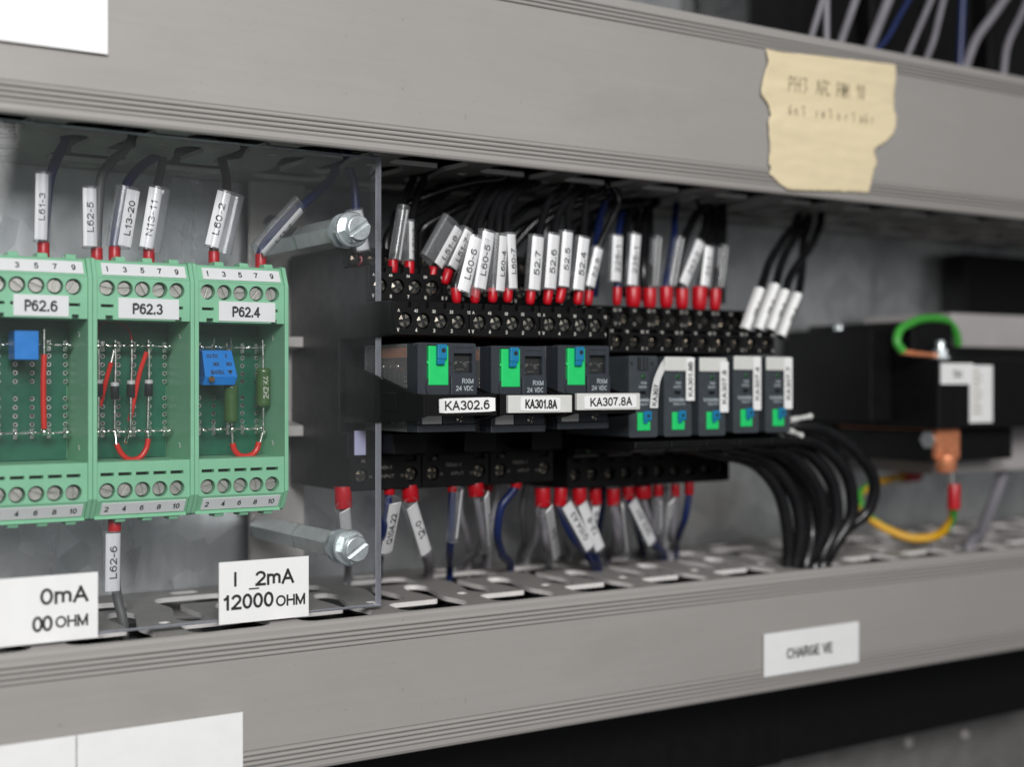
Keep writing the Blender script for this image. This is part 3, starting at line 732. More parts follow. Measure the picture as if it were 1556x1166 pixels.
lead(t, [at(351, 512, YM + 11), at(351, 532, YM + 9)]); lead(t, [at(325, 512, YM + 11), at(325, 532, YM + 9)]); lead(t, [at(399, 656, YM + 11), at(395, 672, YM + 11)], .4)
m = MB(); m.blob(at(352.5, 651, YM + 11), 1.3); m.blob(at(400, 523, YM + 12), .9); m.blob(at(401, 655, YM + 12), 1.0); m.blob(at(350, 523, YM + 12), 1.0); m.build("solder_joint", "tin", t)
red(t, [(353.5, 672, 0), (356, 682, 0), (363, 690, 0), (374, 692, 0), (385, 688, 0), (391, 680, 0), (393, 670, 0)], .95)

# P62.6, cut by the left edge of the view
t, o = module_base(97.4); t['label'] = "green terminal module tagged P62.6, cut by the left edge of the view"
name_tag(t, o, "2.6", -10, 7.0, 5.0)
for ch in t.children:
    if ch.name.startswith("name_tag"):
        bpy.data.objects.remove(ch)
m = MB(); a_, b_ = at(20, 444, YM), at(104, 478, YM)
xm = (a_.x + b_.x) / 2; m.obox((xm, YM - .22, ZM + 24.0), EX, (0, 1, 0), EZ, b_.x - a_.x, .3, 6.1)
q = at(75, 461, YM); m.text("2.6", (q.x - .4, YM - .43, ZM + 23.9), EX, EZ, 5.3, 3.3)
q = at(49, 461, YM); m.text("P6", (q.x - .3, YM - .43, ZM + 23.9), EX, EZ, 3.9, 3.3); m.build("name_tag", ["paper", "ink"], t)
red(t, [(67, 537, 0), (66, 575, 0), (66, 610, 0), (67, 650, 0)], .85)
lead(t, [at(67, 498, YM + 11), at(67, 540, YM + 11)]); m = MB(); m.blob(at(67, 523, YM + 12), 1.1); m.blob(at(67, 655, YM + 12), 1.2); m.build("solder_joint", "tin", t)
m = MB(); a_, b_ = at(22, 500, YM + 7), at(59, 545, YM + 7); m.box(a_.x, b_.x, YM + 7, YM + 15, b_.z, a_.z); m.build("trimmer", "pot", t, .2)

# ------------------------------------------------------------------ relay sockets and relays
def cross_screw(t, c, r, rnd, mat="screw"):
    m = MB(); c = Vector(c); a = rnd.uniform(-.7, .7)
    m.cyl(c + Vector((0, .8, 0)), c + Vector((0, .45, 0)), r, 16, 1)
    for k in range(4):
        q0 = a + k * math.pi / 2 + .29; q1 = a + (k + 1) * math.pi / 2 - .29
        rr = r * .97; pts = [(rr * .28 * math.cos((q0 + q1) / 2), rr * .28 * math.sin((q0 + q1) / 2))] + [(rr * math.cos(q0 + (q1 - q0) * i / 5), rr * math.sin(q0 + (q1 - q0) * i / 5)) for i in range(6)]
        n = len(pts); tl = .10
        m.add([c + Vector((u, -.30 + .26 * (u * u + v * v) / r / r, v)) for u, v in pts] + [c + Vector((u, .3, v)) for u, v in pts], [tuple(range(n)), tuple(range(n, 2 * n))] + [(i, (i + 1) % n, n + (i + 1) % n, n + i) for i in range(n)])
    return m.build("terminal_screw", [mat, "dark"], t, .12, 1)
YT = 372.0
def rxm_socket(xc):
    rnd = random.Random(5)
    t = thing("relay_socket", (xc, YT + 40, -36), "", "relay socket", "black relay sockets with side arms")
    W = 13.45
    b = MB(); P = lambda *pts: [(YT + y, z) for y, z in pts]
    b.prism(P((2.2, 15.3), (2.2, 26.0), (19.2, 26.6), (19.2, 38.2), (36, 38.6), (36, 46), (80, 46), (80, -36), (33.5, -36), (33.5, -16.4), (40, -16.2), (40, 14.9), (10, 14.9)), xc - W, xc + W)
    b.box(xc - 3.4, xc + 9.4, YT + 20, YT + 33.4, -23.4, -16.5); b.build("body", "black", t, .25)
    def tier(y, z0, z1, nz, labels_t, labels_b, rows=4, xs=None, sm="screw"):
        f = MB(); xs = xs or [-9.7 + 6.45 * k for k in range(rows)]
        zc = z0 + (z1 - z0) * .42
        holes = [circle(x, zc, 2.45, 20) for x in xs]
        outer = [(-W, z0), (W, z0), (W, z1)]
        for x in reversed(xs): outer += [(x + 2.1, z1), (x + 2.1, z1 - 2.0), (x - 2.1, z1 - 2.0), (x - 2.1, z1)]
        outer += [(-W, z1)]
        f.plate(outer, holes, lambda x, yy_, h: (xc + x, YT + y + h, yy_), 0, None, 2.1); fo = f.build("terminal_front", "black", t, .15, 1, True)
        pm = MB()
        for k, s_ in enumerate(labels_t): pm.text(s_, (xc - 13 + .8 + 6.45 * k - (0 if k == 0 else .3), YT + y - .05, z1 - 3.0), EX, EZ, .55 * len(s_) + .2, .95, 0)
        for k, s_ in enumerate(labels_b): pm.text(s_, (xc - 13 + .8 + 6.45 * k - .2, YT + y - .05, z0 + 1.5), EX, EZ, .8, 1.15, 0)
        if labels_t or labels_b: pm.build("marking", "print_white", fo)
        for x in xs: cross_screw(t, (xc + x, YT + y + .9, zc), 2.15, rnd, sm)
    tier(0, 15.3, 25.9, 4, ["A", "42", "32", "22", "12"], ["V", "4", "3", "2", "1"])
    tier(17, 26.9, 38.2, 4, ["", "44", "34", "24", "14"][1:] and ["A", "44", "34", "24", "14"], ["V", "8", "7", "6", "5"])
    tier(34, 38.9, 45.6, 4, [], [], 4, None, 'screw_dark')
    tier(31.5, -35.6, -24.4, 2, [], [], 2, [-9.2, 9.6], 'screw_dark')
    m = MB(); m.text("REMA-1", (xc - 1, YT + 31.4, -28.2), EX, EZ, 6.2, 1.3, 0); m.text("INPUT", (xc + .5, YT + 31.4, -31.2), EX, EZ, 5.0, 1.1, 0); m.text("14", (xc - 6.0, YT + 31.4, -31.2), EX, EZ, 1.3, 1.0, 0); m.text("A2", (xc - 8.6, YT + 31.4, -25.8), EX, EZ, 1.6, 1.1, 0); m.text("13", (xc + 6.0, YT + 31.4, -31.2), EX, EZ, 1.3, 1.0, 0)
    m.build("marking", "print_dim", t)
    # retaining clip: two tapering side arms joined by a bar in front
    m = MB(); arm = [(354.6, -3.3), (354.6, -9.9), (360, -11.0), (388, -12.6), (408, -13), (408, 6.5), (388, 3.0), (362, -3.0)]
    for s in (-1, 1):
        xa, xb = sorted((xc + s * 13.0, xc + s * 11.6)); m.prism(arm, xa, xb)
    m.box(xc - 11.55, xc + 11.55, 354.6, 357.2, -9.85, -3.35)
    m.box(xc - 13.15, xc - 12.98, 372, 380, -8.5, -3.0)
    m.build("retaining_clip", "black", t, .3)
    return t
def rxm_relay(xc):
    t = thing("relay", (xc, 365, -15), "", "relay", "clear sided relays with green flags")
    W = 10.55; Y = 365.0; z0, z1 = -15.2, 12.7
    m = MB()
    # slate front frame: face pierced for flag and window
    outer = rounded(rect(-W, W, -9.2, z1), .8, 3)
    holes = [rect(-7.3, .3, -.7, 11.9), rect(2.4, 9.2, 3.4, 9.4)]
    m.plate(outer, holes, lambda x, y, h: (xc + x, Y + h, y), 0, None, 2.4)
    m.box(xc - W, xc + W, Y + 2.42, Y + 7, z0, z1 - .15)
    m.box(xc - W, xc + W, Y + .0, Y + 2.4, -15.2, -12.9); m.box(xc - W, xc - W + 1.6, Y, Y + 2.4, -12.88, -9.25); m.box(xc - 1.2, xc + W, Y + .5, Y + 2.4, -12.88, -9.25)
    m.prism([(Y - 1.0, -9.1), (Y - .02, -9.1), (Y - .02, 3.3), (Y - 1.0, 1.9)], xc + .9, xc + W - .1)
    m.lathe((xc - 3.6, Y - .02, -1.0), (0, -1, 0), [(0, 4.3), (.5, 4.1)], 28)
    m.build("front_frame", "relay", t, .22)
    m = MB(); m.box(xc - 7.0, xc + .1, Y - .75, Y + 2.0, -.55, 11.7); m.prism([(Y - .7, 6.0), (Y - .7, 7.0), (Y, 7.0), (Y, 6.0)], xc - 7.5, xc - 6.9)
    fl = m.build("flag", "flag", t, .25)
    m = MB(); m.box(xc - 4.5, xc - 1.2, Y - 2.2, Y - .8, 7.6, 12.2); m.prism([(Y - 2.0, 5.9), (Y - .8, 5.6), (Y - .8, 7.58), (Y - 2.2, 7.58)], xc - 4.5, xc - 1.9)
    m.build("test_button", "blue", t, .25)
    m = MB(); m.cyl((xc - 2.5, Y - 2.24, 10.3), (xc - 2.5, Y - 2.1, 10.3), .75, 14); m.box(xc + .5, xc + 1.5, Y - .03, Y + .02, 5.6, 6.8); m.build("button_hole", "dark", t)
    m = MB(); m.box(xc + 2.5, xc + 9.1, Y + 1.6, Y + 2.3, 3.5, 9.3); w_ = m.build("window", "dark", t)
    m = MB()
    rnd = random.Random(2)
    for k in range(14): m.obox((xc + rnd.uniform(3, 8.6), Y + 1.45, rnd.uniform(4, 7)), (1, 0, rnd.uniform(-1, 1)), (0, 1, 0), (rnd.uniform(-1, 1), 0, 1), rnd.uniform(.4, 1.6), .2, .22)
    m.build("contact_blades", "tin", w_)
    m = MB(); m.box(xc + 2.6, xc + 9.4, Y - .25, Y + .0, 9.5, 10.3); m.box(xc + 2.6, xc + 9.4, Y - .25, Y + .0, 11.3, 12.2); m.build("frame_rib", "relay", t, .1)
    m = MB(); m.text("RXM", (xc + 6.9, Y - 1.06, .75), EX, EZ, 4.1, 1.55, 0, .15); m.text("24 VDC", (xc + 5.8, Y - 1.06, -1.5), EX, EZ, 6.4, 1.55, 0, .15); m.build("marking", "print_grey", t)
    m = MB(); m.box(xc - 8.6, xc - 1.5, Y + .6, Y + 2.3, -12.7, -9.4); m.build("grey_tab", "lightgrey", t, .15)
    cross_screw(t, (xc + 4.8, Y + .1, -11.0), 1.4, random.Random(8))
    # clear body with coil and blades inside
    m = MB()
    for s in (-1, 1): xa, xb = sorted((xc + s * W, xc + s * (W - .7))); m.box(xa, xb, Y + 7.05, Y + 36, z0, z1 - .2)
    m.box(xc - W + .72, xc + W - .72, Y + 7.05, Y + 36, z1 - .9, z1 - .2); m.box(xc - W + .72, xc + W - .72, Y + 7.05, Y + 36, z0, z0 + .7)
    cv = m.build("clear_cover", "cover", t)
    m = MB(); m.lathe((xc - 1, Y + 13, 8.0), (0, 1, 0), [(0, 2), (.2, 4.6), (1.2, 4.6), (1.3, 4.1), (14, 4.1), (14.1, 4.6), (15, 4.6)], 24); m.box(xc - 9.3, xc + 7, Y + 10, Y + 31, 8.2, 11.4); m.build("coil", "amber", cv)
    m = MB()
    for k in range(6): m.box(xc - 9.6, xc - 9.0, Y + 10.5 + k * 3.3, Y + 11.1 + k * 3.3, -13, 4.2 - (k % 2) * 1.2)
    for k in range(5): m.blob((xc - 9.2, Y + 9.6, -3.5 + k * 1.4), .55, 0, 1, 1.6, .6)
    for k in range(3): m.blob((xc - 9.0, Y + 15.5 + k * 5, 5.4), .9)
    m.build("contact_blades", "tin", cv)
    m = MB(); m.box(xc - 9.4, xc - 9.0, Y + 18, Y + 24, 5.0, 7.2); m.build("contact_spring", "brass", cv)
    m = MB(); m.box(xc - 9.4, xc - 7.2, Y + 7.2, Y + 9.2, 8.6, 12.0); m.build("clear_tab", "lightgrey", cv, .1)
    m = MB(); m.box(xc - 8, xc + 8, Y + 9.5, Y + 12, -14, 6); m.box(xc - 4, xc + 9, Y + 12, Y + 30, -14, 2); m.build("relay_core", "dark", cv, .2)  # near-black colour puts shade inside the clear body
    return t
SX = [212.0, 239.3, 266.9]; RX = [213.2, 240.0, 266.0]
rs = rxm_socket(SX[0]); rr_ = rxm_relay(RX[0])
socks = [rs] + [dup(rs, (x, YT + 40, -36), "") for x in SX[1:]]
rels = [rr_] + [dup(rr_, (RX[1], 365, -15.6), ""), dup(rr_, (RX[2], 365, -15), "")]
for o_, l in zip(socks, ("KA302.6, nearest the clear sheet", "KA301.8A, between two others", "KA307.8A, next to the slim relays")):
    o_['label'] = "black relay socket whose front clip is labelled " + l
for o_, l in zip(rels, ("first clear sided relay beside the clear sheet, above the KA302.6 label", "second clear sided relay, above the KA301.8A label", "third clear sided relay, above the KA307.8A label")): o_['label'] = l
def clip_label(t, xa, xb, z0, z1, text, tx0, tx1, plate, ang=0, Y=354.4):
    if plate:
        m = MB(); m.box(xa, xb, Y - 1.6, Y, z0, z1); pl = m.build("marker_plate", "lightgrey", t, .3); Y -= 1.6
    m = MB(); c = Vector(((tx0 + tx1) / 2, Y - .2, (z0 + z1) / 2)); a_ = R(ang); ex = Vector((math.cos(a_), 0, math.sin(a_))); ez = Vector((-math.sin(a_), 0, math.cos(a_)))
    n = 10; hh = (z1 - z0) * (.40 if plate else .5); wd = tx1 - tx0
    vs_ = []; rnd = random.Random(int(tx0))
    for i in range(n + 1):
        u = i / n - .5; dy = -.5 * (abs(2 * u) ** 16) * (0 if plate else 1); sq = 1 - .10 * (abs(2 * u) ** 8)
        for v in (-1, 1): vs_.append(c + ex * wd * u + ez * hh * v * sq + Vector((0, dy, 0)))
    f = [(2 * i, 2 * i + 2, 2 * i + 3, 2 * i + 1) for i in range(n)]
    m.add(vs_, f, 0); m.add([v + Vector((0, .15, 0)) for v in vs_], f, 0)
    m.text(text, c + Vector((0, -.06, 0)) + ex * .2, ex, ez, wd * .80, hh * 1.30)
    m.build("clip_label", ["paper", "ink"], pl if plate else t)
clip_label(socks[0], 0, 0, -8.9, -4.4, "KA302.6", 203.9, 223.9, False, 1)
clip_label(socks[1], 228.2, 252.6, -9.3, -3.7, "KA301.8A", 232.6, 247.8, True, -1)
clip_label(socks[2], 254.6, 280.4, -8.7, -3.2, "KA307.8A", 257.3, 278.6, True, 1)
for l_, px in (("lav", 548),):
    a_, b_ = at(539, 653, 404.8), at(556, 690, 404.8); m = MB(); m.box(a_.x, b_.x, 404.7, 405.45, b_.z, a_.z); m.build("marker_window", "lav", socks[0], .2)

# slim relays
YS = 379.0; SXX = [295.2 + 15.9 * k for k in range(5)]
def slim_socket(xc):
    rnd = random.Random(9)
    t = thing("slim_relay_socket", (xc, YS + 40, -39), "", "relay socket", "slim black relay sockets")
    W = 7.85
    b = MB(); P = lambda *pts: [(YS + y, z) for y, z in pts]
    b.prism(P((2, 11), (2, 20), (18, 20.4), (18, 28.6), (73, 29), (73, -39), (27.5, -39), (27.5, -27), (20, -26), (20, -21), (30, -20), (30, 10.8)), xc - W, xc + W); b.build("body", "black", t, .25)
    for y, z0, z1 in ((0, 11, 20), (16, 20.6, 28.6), (25.5, -38.6, -27.2)):
        f = MB(); zc = z0 + (z1 - z0) * .42; xs = (-3.9, 3.9)
        f.plate(rect(-W, W, z0, z1), [circle(x, zc, 2.35, 18) for x in xs] + [rect(x - 2, x + 2, z1 - 1.9, z1 - .8) for x in xs], lambda x, yy_, h: (xc + x, YS + y + h, yy_), 0, None, 2.0)
        fo = f.build("terminal_front", "black", t, .15, 1, True)
        if z0 > 0:
            m = MB()
            for k, s_ in enumerate(("11", "14", "12")): m.text(s_, (xc - 6.8 + 6.8 * k, YS + y - .05, z1 - 1.5), EX, EZ, 1.3, 1.0, 0)
            for k, s_ in enumerate(("1", "3", "5")): m.text(s_, (xc - 7 + 7 * k, YS + y - .05, z0 + 1.5), EX, EZ, .7, 1.0, 0)
            m.build("marking", "print_white", fo)
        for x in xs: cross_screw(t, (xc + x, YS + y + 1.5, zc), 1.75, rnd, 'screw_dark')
    m = MB(); m.prism([(364.5, -20.2), (364.5, -22.6), (368, -24), (405, -24), (405, -20.2)], xc - 7.8, xc + 7.8); m.build("retaining_clip", "black", t, .4)
    m = MB(); m.box(xc - 5.5, xc + 5.5, YS + 24.6, YS + 25.4, -27.0, -25.6); m.build("marker_ledge", "darkmetal", t)
    m = MB(); m.blob((xc - 2.5, YS + 19.8, -24.4), 1.3, 0, 1, .5, 1); m.build("status_lens", "led", t)
    return t
YR = 368.0
def slim_relay(xc, lid=True):
    t = thing("slim_relay", (xc, YR, -19), "", "relay", "slim grey relays with green flags")
    W = 6.35; z0, z1 = -18.7, 9.6
    m = MB()
    m.plate(rounded(rect(-W, W, z0, z1), 1.0, 4), [rect(-1.6, 1.4, -4.0, -2.7)], lambda x, y, h: (xc + x, YR + h, y), 0, None, 2.0)
    m.box(xc - W + .1, xc + W - .1, YR + 2.02, YR + 38, z0 + .2, z1 - .2); m.build("case", "slim", t, .25)
    m = MB(); m.blob((xc - .1, YR + .05, 2.4), .95, 0, 1, .5, 1); m.build("status_lens", "led", t)
    m = MB(); m.text("RSB", (xc + .2, YR - .05, .2), EX, EZ, 2.3, .8, 0); m.text("24VDC", (xc - .2, YR - .05, -1.2), EX, EZ, 3.6, .8, 0)
    m.text("Schneider", (xc - .3, YR - .05, -5.7), EX, EZ, 7.6, 1.3, 0); m.text("Electric", (xc + .8, YR - .05, -7.2), EX, EZ, 5.6, .9, 0); m.build("marking", "print_grey", t)
    m = MB(); m.box(xc - 2.9, xc + 2.7, YR - .6, YR + .0, -16.4, -10.1); m.build("flag", "flag", t, .2)
    m = MB(); m.box(xc - .7, xc + 2.6, YR - 1.6, YR - .62, -12.9, -9.6); m.box(xc - .6, xc + 1.0, YR - 1.4, YR - .62, -13.9, -12.92); m.build("test_button", "blue", t, .2)
    m = MB(); m.cyl((xc + 1.1, YR - 1.64, -11.3), (xc + 1.1, YR - 1.5, -11.3), .6, 12); m.build("button_hole", "dark", t)
    if lid:
        m = MB(); m.box(xc - W - .1, xc + W + .1, YR - 1.0, YR - .02, 4.3, 9.4); m.build("marker_plate", "lightgrey", t, .6, 3)
    return t
sk = slim_socket(SXX[0]); sks = [sk] + [dup(sk, (x, YS + 40, -39), "") for x in SXX[1:]]
ORD = ("first slim black socket from the left, under the lidless relay", "second slim black socket, under the KA301.8B relay", "third slim black socket, in the middle of the row of five", "fourth slim black socket, last but one before the cable bundle", "fifth slim black socket, at the right end of its row")
for o_, l in zip(sks, ORD): o_['label'] = l
RSX = [at(p_, 600, YR).x for p_ in (977.5, 1030, 1082, 1133.5, 1182)]
r0 = slim_relay(RSX[0], False)
m = MB(); m.box(RSX[0] - 2.6, RSX[0] + 1.8, YR - .4, YR - .02, 4.6, 9.2); m.box(RSX[0] - 5.6, RSX[0] - 4.6, YR - .05, YR - .01, 6.3, 7.6); m.box(RSX[0] + 3.2, RSX[0] + 4.4, YR - .05, YR - .01, 6.3, 7.6); m.build("latch_recess", "dark", r0)
m = MB(); m.box(RSX[0] - 1.4, RSX[0] - .8, YR - .7, YR - .42, 4.7, 9.1); m.box(RSX[0] + .2, RSX[0] + .8, YR - .7, YR - .42, 4.7, 9.1); m.build("latch_rib", "slim", r0)
ra = slim_relay(RSX[1], True)
srs = [r0, ra] + [dup(ra, (RSX[k], YR, -19 + dz), "") for k, dz in ((2, -.1), (3, .6), (4, .5))]
for o_, l in zip(srs, ("slim grey relay without a white lid, its KA307 paper strip curling off", "slim grey relay with strip reading KA301.8B", "slim grey relay in the middle of five, long KA307.8 strip", "slim grey relay second from the right, long KA307.4 strip", "slim grey relay at the right end of the row, KA307.7 strip")): o_['label'] = l
def strip_label(t, xc, x0, x1, z0, z1, text, dz=0, curl=False):
    m = MB(); Y = YR - 1.25
    if not curl:
        m.box(xc + x0, xc + x1, Y - .15, Y + .1, z0 + dz, z1 + dz)
        m.text(text, (xc + (x0 + x1) / 2, Y - .2, (z0 * .5 + z1 * .5) + dz), EZ, -EX, min(len(text) * 1.75, (z1 - z0) * .8), (x1 - x0) * .55)
    else:
        P = [(3.6, -1.4, -8.5), (3.7, -1.9, -3), (4.2, -2.6, 1.5), (5.4, -3.0, 4.4), (7.2, -2.4, 6.6), (8.6, -1.4, 7.4)]
        S_ = smooth_path([Vector((xc + a_, YR + b_, c_)) for a_, b_, c_ in P], .5); vv = []
        for i, p_ in enumerate(S_):
            tg = (S_[min(i + 1, len(S_) - 1)] - S_[max(0, i - 1)]).normalized(); sd = Vector((tg.z, .35 * (i / len(S_)), -tg.x)).normalized() * 1.75
            vv += [p_ - sd, p_ + sd]
        f = [(2 * i, 2 * i + 2, 2 * i + 3, 2 * i + 1) for i in range(len(S_) - 1)]
        m.add(vv, f, 0, True); m.add([v + Vector((.05, .14, 0)) for v in vv], f, 0, True)
        m.text(text, (xc + 3.75, YR - 1.95, -4.0), EZ + Vector((.04, -.12, 0)), -EX, 7.6, 2.1)
    return m.build("paper_strip", ["paper", "ink"], t)
strip_label(srs[0], RSX[0], 0, 0, 0, 0, "KA307", 0, True)
strip_label(srs[1], RSX[1], 2.7, 6.5, -6.1, 9.2, "KA301.8B")
strip_label(srs[2], RSX[2], 2.6, 6.6, -10.3, 8.0, "KA307.8", -.1)
strip_label(srs[3], RSX[3], 2.4, 6.2, -10.4, 9.2, "KA307.4", .6)
strip_label(srs[4], RSX[4], 2.0, 6.1, -10.0, 9.2, "KA307.7", .5)

# ------------------------------------------------------------------ wires
def pathpts(px, Y0, end=None, Yend=None, zend=None, extend=12):
    """pixel stations along a wire whose depth runs evenly from Y0 to Yend (or to where it enters a duct wall)"""
    if zend is not None:
        Yend = min(onz(*px[-1], zend).y, 449)
    if Yend is None: Yend = Y0
    L = [0]
    for a_, b_ in zip(px, px[1:]): L.append(L[-1] + math.hypot(a_[0] - b_[0], a_[1] - b_[1]))
    ease = 3.2 if zend is not None and zend < 0 else 1       # hanging wires drop straight before they swing back to a slot
    out = [at(*q, Y0 + (Yend - Y0) * (l / L[-1]) ** ease) for q, l in zip(px, L)]
    if zend is not None:
        out[-1].z = zend
        out.append(out[-1] + Vector((0, 1, extend if zend > 0 else -extend)))
    return out
def ferrule(t, tip, top, r, taper=True):
    tip, top = Vector(tip), Vector(top); d = top - tip; L = d.length
    m = MB()
    rings = [(0, r * .60), (L * .04, r * .72), (L * .14, r * .86), (L * .30, r * .95), (L * .96, r * .98), (L, r * .92)] if taper else [(0, r * .98), (L * .05, r), (L * .96, r), (L, r * .94)]
    m.lathe(tip, d, rings, 18)
    return m.build("ferrule", "red", t)
def marker(t, pb, pt, wd, text, sleeve=None, yaw=0, shift=0, th=.55, tfill=.62, solid=False):
    pb, pt = Vector(pb), Vector(pt); ax = (pt - pb); L = ax.length; ax.normalize()
    n = Vector((math.sin(R(yaw)), -math.cos(R(yaw)), 0)); n = (n - ax * n.dot(ax)).normalized(); side = n.cross(ax)
    side = -side                     # points to the left of the reading direction
    c = (pb + pt) / 2
    m = MB(); k = 6; top = []
    prof = [(-wd / 2, -.0), (-wd / 2 + .5, th * .55), (-wd * .2, th), (wd * .2, th), (wd / 2 - .5, th * .55), (wd / 2, 0)]
    if solid: prof = [(-wd / 2 * math.cos(math.pi * i / 10), wd / 2 * math.sin(math.pi * i / 10)) for i in range(11)]
    nn = len(prof)
    v = [pb + side * -a + n * b for a, b in prof] + [pt + side * -a + n * b for a, b in prof] + [pb + side * -a - n * (.05 if not solid else wd * .45) for a, b in prof] + [pt + side * -a - n * (.05 if not solid else wd * .45) for a, b in prof]
    f = [(i, i + 1, nn + i + 1, nn + i) for i in range(nn - 1)] + [(2 * nn + i, 3 * nn + i, 3 * nn + i + 1, 2 * nn + i + 1) for i in range(nn - 1)]
    f += [tuple(range(nn)) + tuple(range(3 * nn - 1, 2 * nn - 1, -1)), tuple(range(nn, 2 * nn)) + tuple(range(4 * nn - 1, 3 * nn - 1, -1)), (0, nn, 3 * nn, 2 * nn), (nn - 1, 2 * nn - 1, 4 * nn - 1, 3 * nn - 1)]
    m.add(v, f, 0)
    if text:
        tl = min(L * tfill, wd * .62 * len(text) * .72)
        m.text(text, c + n * ((th if not solid else wd / 2) + .07), ax, -side, tl, wd * (.50 if not solid else .42), 1, .185)
    st = m.build("marker_strip", ["paper", "ink"], t)
    if sleeve:
        hw = sleeve / 2; m = MB(); N = 22; v = []
        c0 = pb - ax * .5 - n * 1.2 - side * shift; c1 = pt + ax * .6 - n * 1.2 - side * shift
        for c_ in (c0, c1):
            for q in range(N):
                a_ = 2 * math.pi * q / N; v.append(c_ + side * hw * math.cos(a_) + n * 2.25 * math.sin(a_))
        m.add(v, [(q, (q + 1) % N, N + (q + 1) % N, N + q) for q in range(N)], 0, True)
        # rolled rims catch the light
        for c_ in (c0, c1):
            ring = [c_ + side * hw * math.cos(2 * math.pi * q / N) + n * 2.25 * math.sin(2 * math.pi * q / N) for q in range(N + 1)]
            m.tube(ring, .11, 5, 0, 5, False)
        m.build("marker_sleeve", "sleeve", t)
    return st
def wire(label, mat, r, pts, fer=None, mk=None, group=None, taper=True, loc=None):
    t = thing("marked_wire" if mk else "wire", loc or pts[0], label, "wire", group)
    m = MB(); m.tube(pts, r, 12); m.build("insulation", mat, t)
    if fer: ferrule(t, fer[0], fer[1], fer[2], taper)
    if mk: marker(t, *mk[0], **(mk[1] if len(mk) > 1 else {}))
    return t
ZU, ZL = 73.0, -73.0
GA = "marked wires above the green modules"
YA = 409.0
def wA(label, mat, px, f0, f1, fr, mb, mt, text, mw=4.6, sl=None, yaw=0, shift=0, r=1.5, dy=3.0, Yf=YA, group=GA):
    pts = pathpts(px, Yf, zend=ZU)
    fer = (at(*f0, Yf), at(*f1, Yf), fr)
    wire(label, mat, r, [at(*f0, Yf).lerp(at(*f1, Yf), .5), at(*f1, Yf)] + pts[1:], fer, ((at(*mb, Yf - dy), at(*mt, Yf - dy), mw, text, sl, yaw, shift),), group, False)
wA("blue wire with white marker above the P62.6 module at the left edge", 'wblue', [(66, 366), (70, 320), (76, 268), (86, 240), (97, 215)], (66, 390), (66, 366), 1.75, (62, 362), (64, 262), "L61-3", 3.6, 4.8, 0, -.6)
wA("dark wire with white marker reading L62-5, leftmost above the P62.3 module", 'wdarkgrey', [(149, 374), (151, 300), (155, 265), (170, 243), (192, 222)], (147, 396), (147, 374), 1.75, (137, 372), (136, 284), "L62-5", 4.0, 5.6, 0, -.8, 1.5)
wA("dark blue wire with tilted marker reading L13-20 above the P62.3 module", 'wblue', [(174, 373), (178, 335), (184, 305), (196, 272), (215, 250), (238, 232)], (174, 396), (174, 373), 1.8, (189, 372), (203, 287), "L13-20", 4.0, 7.2, 0, 1.6, 1.5)
wA("grey wire with white marker reading N13-11 above the P62.3 module", 'wdarkgrey', [(226, 375), (230, 330), (238, 285), (244, 258), (248, 235)], (226, 398), (226, 375), 1.8, (222, 374), (237, 284), "N13-11", 4.2, 7.0, 0, -1.5, 1.4)
wA("brown wire with tilted marker reading L60-2 above the P62.4 module", 'wbrown', [(325, 380), (332, 340), (344, 292), (343, 262), (337, 240)], (325, 402), (325, 380), 1.75, (322, 372), (341, 290), "L60-2", 4.6, 9.2, 0, -2.6, 1.5)
wA("blue wire leaning right with its marker seen edge on, above the P62.4 module", 'wblue', [(396, 384), (412, 357), (440, 327), (475, 296), (510, 255)], (396, 407), (396, 384), 1.8, (399, 385), (458, 318), "L13-2", 3.6, 8.6, 52, 1.8, 1.5)
wA("blue wire with red ferrule hidden partly behind the upper bolt", 'wblue', [(549, 383), (546, 360), (541, 320), (536, 270), (530, 250)], (549, 413), (549, 383), 2.2, (552, 378), (541, 318), "L51-2", 4.6, 6.6, 0, 0, 1.5, 3, 409)
# below the modules
pts = pathpts([(174, 800), (174, 870), (178, 905), (188, 948)], 408, zend=ZL)
wire("black wire with marker reading L62-6 hanging under the P62.3 module", 'wdarkgrey', 1.5, pts, (at(174, 806, 408), at(174, 783, 408), 1.95), ((at(171, 897, 405.5), at(172, 809, 405.5), 4.4, "L62-6", 5.4),), None, False)

GB = "marked wires above the clear sided relays"
def wB(label, px, tip, top, mb, mt, text, mw=4.6, sl=6.2, yaw=0, shift=0, mat='wblack', r=1.35, Yf=375.5, dy=2.4, fr=1.7, group=GB):
    pts = pathpts([top] + px, Yf, zend=ZU)
    mk = ((at(*mb, Yf - dy), at(*mt, Yf - dy), mw, text, sl, yaw, shift),) if mb else None
    wire(label, mat, r, [at(*tip, Yf).lerp(at(*top, Yf), .6)] + pts, (at(*tip, Yf), at(*top, Yf), fr), mk, group)
wB("black wire with white marker reading L60-6 above the first relay", [(706, 400), (722, 360), (733, 325), (752, 293), (785, 268)], (694, 459), (692, 435), (704, 440), (724, 359), "L60-6", sl=9.5, shift=-2.0)
wB("black wire with white marker reading L60-5 above the first relay", [(726, 400), (742, 352), (750, 318), (768, 290), (800, 269)], (721, 459), (723, 434), (729, 436), (743, 351), "L60-5")
wB("black wire with white marker reading L60-4 above the second relay", [(752, 400), (756, 355), (762, 310), (782, 284), (815, 270)], (748, 458), (749, 436), (760, 440), (766, 357), "L60-4", 3.8, 6.6, 10, 1.2)
wB("black wire with white marker reading L60-7 above the second relay", [(770, 400), (769, 352), (774, 312), (790, 287), (818, 271)], (771, 458), (772, 436), (780, 436), (777, 354), "L60-7", 3.8, 4.8, 10, .4)
